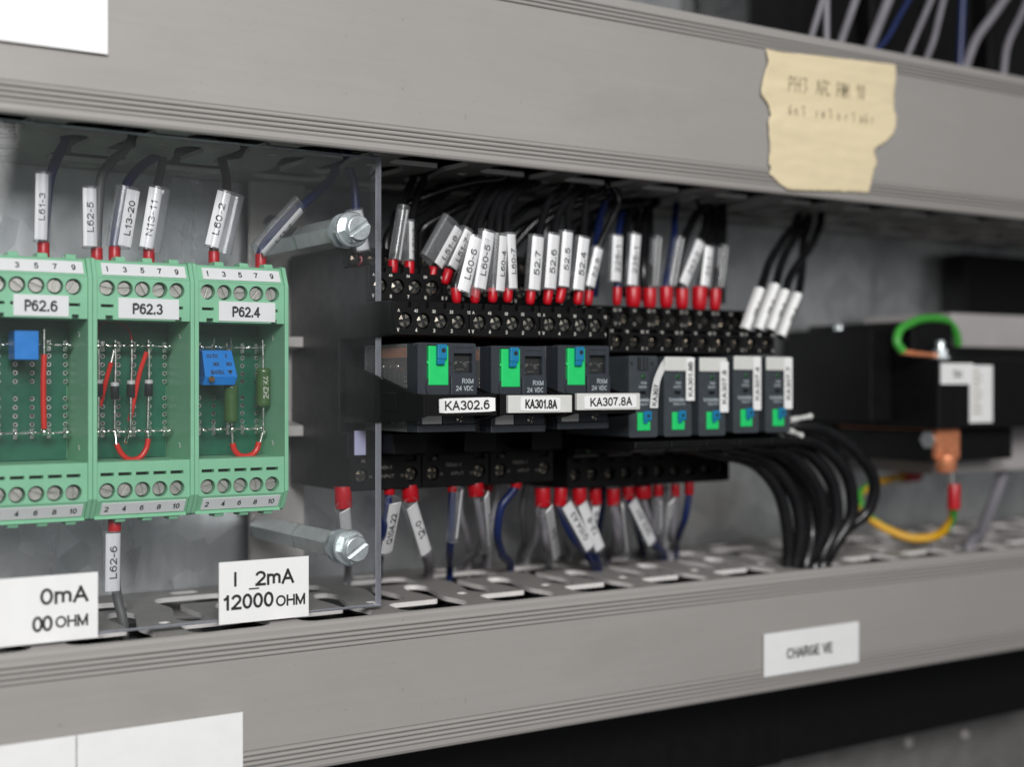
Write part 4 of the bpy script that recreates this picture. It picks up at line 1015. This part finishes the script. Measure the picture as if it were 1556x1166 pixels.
wB("black wire with white marker reading 52.7 above the third relay", [(812, 400), (818, 357), (826, 325), (838, 298), (862, 274)], (805, 461), (807, 438), (812, 438), (818, 358), "52.7", 4.6, 6.2)
wB("black wire with white marker reading 52.6 above the third relay", [(838, 400), (842, 352), (848, 325), (862, 302), (888, 276)], (831, 461), (834, 437), (836, 436), (842, 355), "52.6")
wB("black wire with white marker reading 52.5 set highest above the third relay", [(856, 400), (863, 350), (864, 320), (872, 295), (880, 275)], (849, 459), (854, 436), (857, 433), (863, 351), "52.5", 4.3, 5.4)
wB("black wire with white marker reading 52.4 above the third relay", [(880, 400), (886, 358), (889, 325), (890, 300), (891, 277)], (877, 461), (880, 438), (879, 438), (888, 360), "52.4")
wB("black wire with a grey marker set back to the right of the 52.4 marker", [(903, 400), (912, 368), (930, 330), (940, 300), (930, 280)], (893, 462), (895, 440), (897, 433), (910, 376), "52.8", 4, 5, Yf=394)
wB("black wire with marker reading L51-8 leaning right in a wide clear sleeve", [(680, 400), (702, 345), (722, 310), (740, 283), (760, 266)], (655, 427), (660, 404), (666, 402), (697, 346), "L51-8", 4.4, 10.5, 20, 2.8, Yf=392, dy=3)
wB("black wire with marker just right of and behind the L51-8 marker", [(700, 400), (716, 350), (732, 312), (750, 284), (770, 268)], (675, 430), (682, 408), (688, 405), (713, 350), "L51-7", 4.4, 6, 15, 0, Yf=389, dy=2)
wB("black wire in a wide clear sleeve beside the clear sheet edge, left of two", [(599, 380), (604, 330), (618, 290), (630, 262)], (597, 416), (597, 393), (606, 394), (618, 318), "L51-1", 3.6, 8.5, 62, 1.5, Yf=392, dy=3)
wB("black wire in a clear sleeve beside the clear sheet edge, right of two", [(622, 380), (626, 330), (636, 290), (645, 264)], (622, 419), (622, 395), (625, 392), (625, 335), "L51-3", 3.4, 5, 40, 0, Yf=392, dy=1.5)
for lab, px in (("loose black wire crossing behind the L60 markers, lower one", [(640, 352), (690, 318), (740, 296), (800, 276)]), ("loose black wire crossing behind the L60 markers, upper one", [(600, 330), (660, 292), (720, 275), (770, 264)]), ("loose black wire sloping up behind the 52 markers", [(770, 395), (800, 350), (850, 310), (920, 282)]),
                ("loose black wire sloping steeply behind the 52 markers", [(800, 400), (825, 340), (880, 308), (940, 284)]), ("loose blue wire hanging behind the grey set back marker", [(905, 420), (905, 380), (912, 330), (925, 283)])):
    wire(lab, 'wblue' if 'blue' in lab else 'wblack', 1.5, [at(px[0][0] - 2, px[0][1] + 28, 418)] + pathpts(px, 416, zend=ZU), None, None, "loose wires behind the markers")

GC = "marked wires above the slim relays"
def wC(label, px, tip, top, mb, mt, text, **k):
    k.setdefault('group', GC); k.setdefault('Yf', 397); k['fr'] = k.get('fr', 2.4) * 1.04; wB(label, px, tip, top, mb, mt, text, **k)
wC("dark wire with marker reading 225-1, leftmost above the slim relays", [(938, 400), (940, 350), (948, 315), (965, 298)], (937, 462), (938, 435), (936, 425), (939, 357), "225-1", mw=4.6, sl=5.6, fr=1.7, mat='wblue')
wC("dark wire with marker reading 235-1, second above the slim relays", [(963, 400), (966, 352), (968, 320), (972, 300)], (962, 466), (962, 434), (961, 431), (967, 355), "235-1", mw=4.6, sl=5.6, fr=2.9)
wC("black wire in a clear sleeve with thin white edge, third above the slim relays", [(988, 400), (988, 350), (988, 320), (987, 301)], (987, 468), (987, 436), (997, 432), (1003, 360), "", mw=3.4, sl=9, yaw=60, shift=-2.6, fr=2.6)
wC("blue wire in a clear sleeve with thin white edge, fourth above the slim relays", [(1017, 400), (1024, 358), (1026, 325), (1028, 304)], (1012, 466), (1012, 434), (1024, 432), (1037, 362), "", mw=3.4, sl=7, yaw=60, shift=-1.5, mat='wblue', fr=2.6)
wC("dark wire with tilted marker reading 243-2 above the slim relays", [(1050, 390), (1066, 358), (1072, 325), (1062, 306)], (1036, 468), (1036, 437), (1039, 430), (1065, 366), "243-2", mw=4.4, sl=5.4, fr=2.5)
wC("dark wire with marker reading 24-1 just right of the tilted marker", [(1070, 400), (1080, 360), (1084, 330), (1080, 309)], (1062, 470), (1063, 434), (1071, 432), (1078, 374), "24-1", mw=4.2, sl=6.4, fr=3.0, shift=-.8)
wC("dark wire in a clear sleeve with thin white edge, rightmost above the slim relays", [(1088, 400), (1090, 360), (1092, 330), (1092, 311)], (1086, 470), (1087, 437), (1097, 434), (1104, 374), "", mw=3.2, sl=8, yaw=62, shift=-2.2, fr=2.3)

rnd_w = random.Random(21)
for k in range(14):
    x0_ = 596 + k * 23 + rnd_w.uniform(-8, 8); x1_ = x0_ + rnd_w.uniform(30, 130); y1_ = 248 + (x1_ - 600) * .105
    wire("loose black wire in the dark tangle above the clear sided relays", 'wblack', rnd_w.uniform(1.3, 1.8), pathpts([(x0_, rnd_w.uniform(390, 420)), (x0_ + rnd_w.uniform(-8, 12), rnd_w.uniform(345, 370)), ((x0_ + x1_) / 2 + rnd_w.uniform(-12, 12), rnd_w.uniform(300, 322)), (x1_, y1_ + rnd_w.uniform(8, 20))], rnd_w.uniform(404, 428), zend=ZU), None, None, "tangle of loose black wires")
for lab, px in (("loose dark wire behind the 225-1 marker", [(952, 400), (952, 345), (960, 318), (985, 298)]), ("loose dark wire between the 235-1 marker and a clear sleeve", [(978, 405), (978, 350), (982, 320), (1000, 302)]),
                ("loose dark wire left of the tilted 243-2 marker, slanting right", [(1030, 400), (1044, 352), (1060, 322), (1078, 306)]), ("loose black wire behind the 24-1 marker", [(1072, 400), (1073, 350), (1074, 325), (1072, 308)]), ("loose black wire at the right end behind the slim relay markers", [(1096, 410), (1098, 355), (1099, 330), (1098, 311)])):
    wire(lab, 'wblack', 1.7, [at(px[0][0], px[0][1] + 50, 404)] + pathpts(px, 404, zend=ZU), None, None, "loose wires behind the markers")

GD = "black wires with round white marker tubes"
for lab, b_, t_, path, txt in (("black wire with round white marker tube, leftmost of four beside the slim sockets", (1133, 499), (1156, 437), [(1160, 425), (1168, 400), (1190, 362), (1214, 320)], "36-1"),
        ("black wire with round white marker tube, second of four, reaching highest", (1153, 499), (1179, 431), [(1182, 418), (1190, 392), (1212, 352), (1228, 322)], "36-2"),
        ("black wire with round white marker tube, third of four beside the slim sockets", (1171, 500), (1194, 440), [(1198, 425), (1216, 395), (1236, 365), (1248, 322)], "36-3"),
        ("black wire with round white marker tube, rightmost and lowest of four", (1187, 509), (1213, 445), [(1216, 430), (1219, 400), (1221, 365), (1230, 324)], "36-4")):
    Yd = 381
    pts = pathpts([b_, t_] + path, Yd, zend=ZU)
    t = wire(lab, 'wblack', 1.7, pts, None, ((at(*b_, Yd), at(*t_, Yd), 3.4, txt), dict(solid=True, th=.5)), GD)

GE = "marked wires under the relay sockets"
def wE(label, mat, px, f0, f1, fr, mk=None, r=1.35, Yf=406, dy=2.9, group=GE):
    pts = pathpts(px, Yf, zend=ZL)
    k = None
    if mk:
        pb, pt, mw, text, sl = mk[:5]; yaw = mk[5] if len(mk) > 5 else 0; sh = mk[6] if len(mk) > 6 else 0
        y1 = min(onz(*px[-1], ZL).y, 449); fr_ = lambda q: (Yf + (y1 - Yf) * max(0, min(1, (q[1] - px[0][1]) / (px[-1][1] - px[0][1]))) ** 3.2) - r - dy
        k = ((at(*pb, fr_(pb)), at(*pt, fr_(pt)), mw, text, sl, yaw, sh),)
    wire(label, mat, r, [at(*f0, Yf), at(*f0, Yf).lerp(at(*f1, Yf), .7)] + pts[1:], (at(*f0, Yf), at(*f1, Yf), fr), k, group, False)
wE("grey wire with pale red ferrule hanging behind the clear sheet, under the first socket", 'wmid', [(524, 770), (526, 820), (528, 885)], (521, 738), (522, 771), 2.9, ((531, 852), (524, 774), 4.4, "", 5.4))
wE("dark blue wire with marker reading Q104.22 beside the clear sheet edge", 'wblue', [(590, 750), (585, 790), (578, 840), (575, 880)], (592, 733), (591, 750), 1.9, ((587, 838), (601, 763), 4.6, "Q104.22", 5.6, 0, .5))
wE("pair of grey wires with leaning marker reading 12-0", 'wmid', [(624, 762), (637, 800), (648, 840), (651, 878)], (622, 735), (624, 760), 2.9, ((648, 838), (626, 767), 4.6, "12-0", 5.8), 1.9)
wE("blue wire hanging straight down beside a clear sleeve, right of the 12-0 marker", 'wblue', [(687, 746), (686, 790), (684, 830), (683, 876)], (687, 733), (687, 746), 1.7, ((693, 815), (701, 744), 3.2, "", 7.2, 55, 1.4))
wE("grey wire with marker reading 12-2 hanging under the second socket", 'wmid', [(724, 752), (731, 800), (737, 848)], (722, 732), (724, 752), 3.0, ((745, 824), (739, 750), 3.6, "12-2", 6.0, 25, 2.0))
wE("curved grey wire crossing left behind the 12-2 marker", 'wmid', [(740, 748), (737, 790), (728, 830), (700, 848)], (744, 727), (740, 745), 1.9, None, 1.4, 418)
wE("blue wire bowing left under the third socket", 'wblue', [(784, 740), (762, 768), (756, 800), (762, 838), (776, 868)], (786, 726), (783, 740), 2.0, None, 1.5)
wE("grey wire with marker reading 12-6 under the slim sockets", 'wmid', [(824, 768), (828, 810), (835, 858)], (824, 740), (825, 768), 2.9, ((846, 844), (834, 771), 4.2, "12-6", 7, 0, 1.4))
wE("bright blue wire with leaning marker reading Q104.A3", 'wblue', [(850, 768), (868, 808), (893, 840), (905, 868)], (852, 740), (851, 767), 2.5, ((897, 830), (861, 765), 4.7, "Q104.A3", 6.0), 1.9)
wE("bright blue wire with leaning marker reading 12-8, right of the Q104.A3 marker", 'wblue', [(880, 768), (895, 812), (906, 845), (911, 868)], (880, 740), (881, 765), 2.7, ((912, 832), (885, 764), 4.5, "12-8", 5.6))
wE("grey wire with a short marker set back behind the 12-8 marker", 'wmid', [(905, 766), (902, 800), (896, 850)], (904, 740), (905, 765), 2.4, ((899, 806), (907, 768), 3.6, "12-9", 4.4, 0, 0, 420), 1.4, 410)
wE("grey wire curving left beside a thin white strip under the slim sockets", 'wmid', [(932, 766), (938, 800), (936, 828), (922, 852)], (932, 741), (932, 766), 2.5, ((952, 834), (945, 766), 3.0, "", 5.4, 58, 1.6), 1.9)
wE("dark blue wire with leaning marker reading Q02.201", 'wblue', [(958, 762), (978, 800), (995, 826), (1008, 852)], (954, 738), (955, 757), 2.2, ((991, 822), (961, 760), 4.6, "Q02.201", 5.6), 1.7)
wE("grey wire with wide red ferrule right of the leaning Q02.201 marker", 'wmid', [(978, 756), (988, 790), (994, 812), (1000, 846)], (976, 737), (977, 755), 3.4, None, 1.3)
wE("grey wire in a clear sleeve between two dark wires under the slim sockets", 'wmid', [(1000, 753), (998, 790), (1000, 846)], (1000, 735), (1000, 752), 1.9, ((1003, 800), (1003, 762), 3, "", 5.5, 60, 1), 1.2)
wE("grey wire with marker reading 12-1 in a clear sleeve", 'wmid', [(1026, 753), (1022, 800), (1020, 842)], (1026, 734), (1026, 753), 1.8, ((1015, 826), (1020, 760), 4.8, "12-1", 6.0), 1.4)
wE("dark wire at the right end of the slim sockets, bending left as it falls", 'wblue', [(1047, 750), (1042, 780), (1032, 810), (1027, 840)], (1047, 731), (1047, 750), 1.9, None, 1.4)

for k, (xx, mt_) in enumerate(((700, 'wgrey'), (756, 'wgrey'), (800, 'wdarkgrey'), (814, 'wgrey'), (868, 'wgrey'), (918, 'wblue'), (945, 'wgrey'), (968, 'wblue'), (986, 'wdarkgrey'), (1012, 'wgrey'))):
    Yb = 424 + (k * 7) % 13
    wire("loose wire hanging in the shade behind the marked ones" if mt_ != 'wblue' else "loose blue wire hanging in the shade behind the marked ones", mt_, 1.3, pathpts([(xx, 735), (xx + rnd_w.uniform(-6, 6), 770), (xx + rnd_w.uniform(-14, 10), 812), (xx + rnd_w.uniform(-18, 14), 846)], Yb, zend=ZL), None, None, "loose blue wires in the shade" if mt_ == 'wblue' else "loose wires hanging in the shade")

# ------------------------------------------------------------------ black cable bundle on the right of the slim sockets
GF = "black cables of the bundle arching into the lower duct"
cab = [("innermost black cable of the bundle, turning down first", [(1096, 688), (1150, 706), (1182, 745), (1196, 800), (1197, 862)], 384, 2.4),
       ("black cable second from the inside of the arching bundle", [(1108, 682), (1175, 708), (1208, 757), (1216, 812), (1208, 862)], 382, 2.5),
       ("black cable third from the inside of the arching bundle", [(1120, 684), (1192, 706), (1226, 750), (1234, 808), (1224, 860)], 390, 2.7),
       ("black cable in the middle of the arching bundle, lit along its top", [(1134, 678), (1212, 700), (1244, 748), (1250, 802), (1232, 858)], 380, 2.6),
       ("black cable third from the outside of the arching bundle", [(1160, 672), (1232, 690), (1266, 738), (1270, 796), (1246, 856)], 384, 2.7),
       ("black cable second from the outside of the arching bundle", [(1186, 662), (1250, 678), (1290, 728), (1294, 780), (1262, 838), (1254, 855)], 380, 2.6),
       ("outermost black cable of the bundle with the widest arch", [(1200, 644), (1258, 655), (1304, 690), (1329, 738), (1318, 776), (1282, 806), (1258, 850)], 378, 2.5),
       ("black cable passing low behind the bundle towards the duct", [(1140, 690), (1200, 720), (1236, 780), (1240, 830), (1238, 858)], 398, 2.8),
       ("black cable at the back of the bundle, mostly hidden", [(1160, 690), (1222, 716), (1258, 775), (1262, 825), (1250, 856)], 400, 2.8)]
for lab, px, Y0, r_ in cab:
    pts = pathpts(px, Y0, zend=ZL); first = pts[0] + Vector((-8, 14, 2))
    wire(lab, 'wblack', r_, [first] + pts, None, None, GF)
for lab, a_, b_ in (("pale metal pin sticking out of the last slim socket, upper of two", (1200, 637), (1231, 631)), ("pale metal pin sticking out of the last slim socket, lower of two", (1198, 652), (1217, 660))):
    p0, p1 = at(*a_, 374), at(*b_, 374)
    t = thing("end_pin", p0, lab, "pin", "pale pins beside the last slim socket")
    m = MB(); m.lathe(p0, p1 - p0, [(0, 1.2), ((p1 - p0).length * .35, 1.3), ((p1 - p0).length * .4, 1.0), ((p1 - p0).length, .95)], 12); m.build("shank", "lightgrey", t)
    m = MB(); m.blob(p1, 1.25); m.build("tip", "lightgrey", t)

# ------------------------------------------------------------------ black shunt block, its lugs and earth wires
def shunt():
    t = thing("shunt_block", (470, 420, -20), "large black terminal block with white paper labels on its front, at the right", "terminal block")
    m = MB(); x0 = 462.5
    m.prism([(380, -19.5), (380, 10.5), (394, 11.2), (394, 27), (456, 27), (456, -19.5)], x0, 489)
    m.prism([(380, -19.5), (380, 10.5), (394, 11.2), (394, 16.5), (456, 16.5), (456, -19.5)], 489.05, 575)
    m.box(x0 - 14, x0 - .1, 405, 456, -17, 24); m.box(x0 + 4, x0 + 60, 388, 440, -34, -19.6)
    m.build("housing", "black2", t, .8)
    a_, b_ = at(1429, 550, 379.8), at(1473, 582, 379.8)
    m = MB(); m.box(a_.x, b_.x + 2, 379.3, 379.9, b_.z, a_.z); q = at(1455, 567, 379.2)
    m.text("TA1", (q.x, 379.22, q.z), EX, EZ, 6.0, 3.2); m.build("paper_label", ["paper", "ink"], t)
    a_, b_ = at(1471, 553, 379.8), at(1506, 640, 379.8)
    m = MB(); m.box(a_.x, b_.x, 379.0, 379.25, b_.z, a_.z)
    for k in range(9):
        z = a_.z - 2.6 - k * 2.25; m.box(a_.x + 2.0, a_.x + (8.2 if k % 3 else 6.6), 378.93, 378.98, z - .35, z + .35, 1)
    m.build("rating_label", ["paper", "ink_soft"], t)
    # terminal bolts on the ledge
    for px, py, Y, nm in ((1429, 533, 387, "terminal_bolt"), (1275, 508, 436, "terminal_bolt")):
        c = at(px, py, Y); m = MB(); m.lathe(c + Vector((0, 0, -3)), (0, 0, 1), [(0, 4.6), (1, 4.6), (1.05, 3.4), (4, 3.4)], 6, 0, False); m.lathe(c + Vector((0, 0, 1)), (0, 0, 1), [(0, 2), (3.4, 2), (4, 1.5)], 14); m.build(nm, "zinc", t, .25)
    # copper bar and clamp below
    m = MB(); a_, b_ = at(1425, 648, 384), at(1459, 695, 384)
    m.box(a_.x, b_.x, 384, 387, b_.z, a_.z + 2); m.box(a_.x - 1, b_.x - 1, 387.05, 440, a_.z - 1.2, a_.z + 1.8)
    a2, b2 = at(1423, 690, 381), at(1464, 716, 381)
    m.lathe(((a2.x + b2.x) / 2 + 1, 384, b2.z), (0, 0, 1), [(0, 3.6), (1, 4.4), (a2.z - b2.z - .6, 4.6), (a2.z - b2.z, 4.0)], 20); m.build("copper_lug", "copper", t, .4)
    c = at(1422, 666, 389); m = MB(); m.lathe(c, (-1, 0, 0), [(0, 5), (3, 5), (3.1, 4), (5.5, 4)], 6, 0, False); m.build("clamp_bolt", "zinc", t, .3)
    a_ = at(1344, 656, 400)
shunt()
g = thing("grey_enclosure", (500, 430, -40), "pale grey device housing showing above and below the black terminal block", "device housing")
m = MB(); x0 = at(1447, 480, 402).x
m.box(x0, 600, 402, 455, -41, 32); m.box(x0 - 10, x0 - .05, 404, 455, -41, -22); m.build("case", "greybox", g, 1.2)
g = thing("black_box", (520, 440, 40), "black box half hidden under the upper duct at the far right", "device")
m = MB(); x0 = at(1452, 420, 452).x; m.box(x0, 640, 446, 460, 33.5, 66); m.build("case", "black2", g, 1)  # plain black box below the upper duct

def earth(label, cols, px, Y0, Y1, f=None, stripe=True, r=1.9, extra=None):
    t = thing("earth_wire", at(*px[0], Y0), label, "wire", "earth wires at the terminal block")
    L = [0]
    for a_, b_ in zip(px, px[1:]): L.append(L[-1] + math.hypot(a_[0] - b_[0], a_[1] - b_[1]))
    pts = [at(*q, Y0 + (Y1 - Y0) * l / L[-1]) for q, l in zip(px, L)]
    m = MB(); m.tube(pts, r, 12)
    if stripe:
        n = 12
        for i in range(len(m.f)):
            if len(m.f[i]) == 4:
                k = (i % n); seg = i // n
                if (k + seg // 4) % n in (0, 1, 2, 3): m.m[i] = 1
    m.build("insulation", cols, t)
    for a_, b_, r_ in (f or []): ferrule(t, at(*a_[:2], a_[2]), at(*b_[:2], b_[2]), r_, False)
    if extra: extra(t)
    return t
def blade(t):
    m = MB(); m.cyl(at(1446, 714, 381), at(1447, 740, 381), 1.3, 12); m.build("crimp_pin", "tin", t)
earth("yellow and green earth wire looping from the copper lug to the panel", ["wyellow", "wgreen"], [(1448, 765), (1445, 790), (1428, 810), (1395, 817), (1350, 804), (1316, 780), (1305, 757), (1322, 737), (1350, 727), (1380, 722)], 381, 440, [((1449, 772, 381), (1450, 734, 381), 2.7), ((1370, 724, 438), (1396, 721, 440), 2.7)], True, 1.9, blade)
def strands(t):
    m = MB()
    for k in range(5): m.tube([at(1368, 529 + k * 1.5, 389), at(1392, 533 + k * 1.2, 388), at(1426, 537 + k * .6, 387)], .42, 6)
    m.build("copper_strands", "copper", t)
earth("plain green earth wire arching over the black terminal block", ["wgreen"], [(1372, 532), (1363, 520), (1365, 504), (1384, 489), (1415, 482), (1440, 487), (1452, 502), (1456, 522)], 389, 398, None, False, 1.85, strands)
pts = pathpts([(1530, 705), (1506, 770), (1490, 810), (1472, 834)], 410, zend=ZL)
wire("thick grey cable dropping into the lower duct at the right edge", 'wmid', 2.6, pts, None, None)

# ------------------------------------------------------------------ what shows above the upper duct and below the lower one
g = thing("black_box", (470, 440, 150), "row of black device bodies above the upper duct", "device")
m = MB()
for k, xx in enumerate((395, 432, 470, 512, 553)): m.box(xx, xx + 34.5, 424 + (k % 2) * 5, 456, 139, 235)
m.build("case", "black2", g, 1)
top = [("pale wire greyed for shade, dropping into the upper duct, leftmost", 'wmid', [(1243, 20), (1232, 56)], 400, 1.7), ("pale wire greyed for shade, dropping into the upper duct, second from the left", 'wmid', [(1256, 20), (1256, 64)], 402, 1.7),
       ("thick pale wire greyed for shade, standing in the upper duct right of two thinner ones", 'wmid', [(1292, 20), (1274, 72)], 408, 2.1), ("widest pale cable, greyed for shade, above the masking tape", 'wmid', [(1345, 10), (1318, 78)], 402, 2.7),
       ("blue wire slanting across the widest pale cable", 'wblue', [(1368, 20), (1345, 60), (1322, 82)], 396, 1.4), ("pale wire greyed for shade, leaning right in the upper duct, right of the blue one", 'wmid', [(1405, 20), (1390, 55), (1376, 88)], 400, 1.7),
       ("pale wire greyed for shade, leaning right in the upper duct, next further right", 'wmid', [(1428, 20), (1418, 60), (1406, 92)], 404, 1.7), ("dark blue wire falling straight into the upper duct", 'wblue', [(1462, 15), (1458, 105)], 398, 2.0),
       ("wide pale wire greyed for shade, leaning right at the right end of the upper duct", 'wmid', [(1510, 20), (1482, 60), (1466, 104)], 396, 2.5), ("pale wire greyed for shade, in the corner above the upper duct", 'wmid', [(1552, 20), (1530, 70), (1524, 116)], 402, 2.0)]
for lab, mt_, px, Y0, r_ in top:  # their grey imitates shade on paler wires, blue ones apart
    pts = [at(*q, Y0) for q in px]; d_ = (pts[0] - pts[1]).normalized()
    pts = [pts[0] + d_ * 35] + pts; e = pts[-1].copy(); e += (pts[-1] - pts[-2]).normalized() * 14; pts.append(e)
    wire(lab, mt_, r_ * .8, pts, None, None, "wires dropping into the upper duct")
g = thing("black_box", (430, 430, -140), "long black body added for the deep shade just below the lower duct", "device")
m = MB(); m.box(150, 399, 408, 456, -158, -121); m.box(400, 585, 410, 456, -158, -121); m.build("case", "black2", g, 1)  # black boxes added to stand for the shade under the duct
g = thing("terminal_rail", (450, 430, -180), "dull grey rail with screws low under the lower duct at the right", "mounting rail")
m = MB(); m.prism([(442, -160), (438, -164), (438, -215), (456, -215), (456, -160)], 250, 760); m.build("rail", "darkmetal", g, .8)
for px in (1160, 1380, 1466):
    c = at(px, 1100 - (px - 1300) * .17, 438); m = MB(); m.lathe((c.x, 438.2, -172 - (px % 3)), (0, -1, 0), [(0, 2.6), (1.2, 2.4), (1.6, 1.6)], 14); m.build("screw", "steel", g)
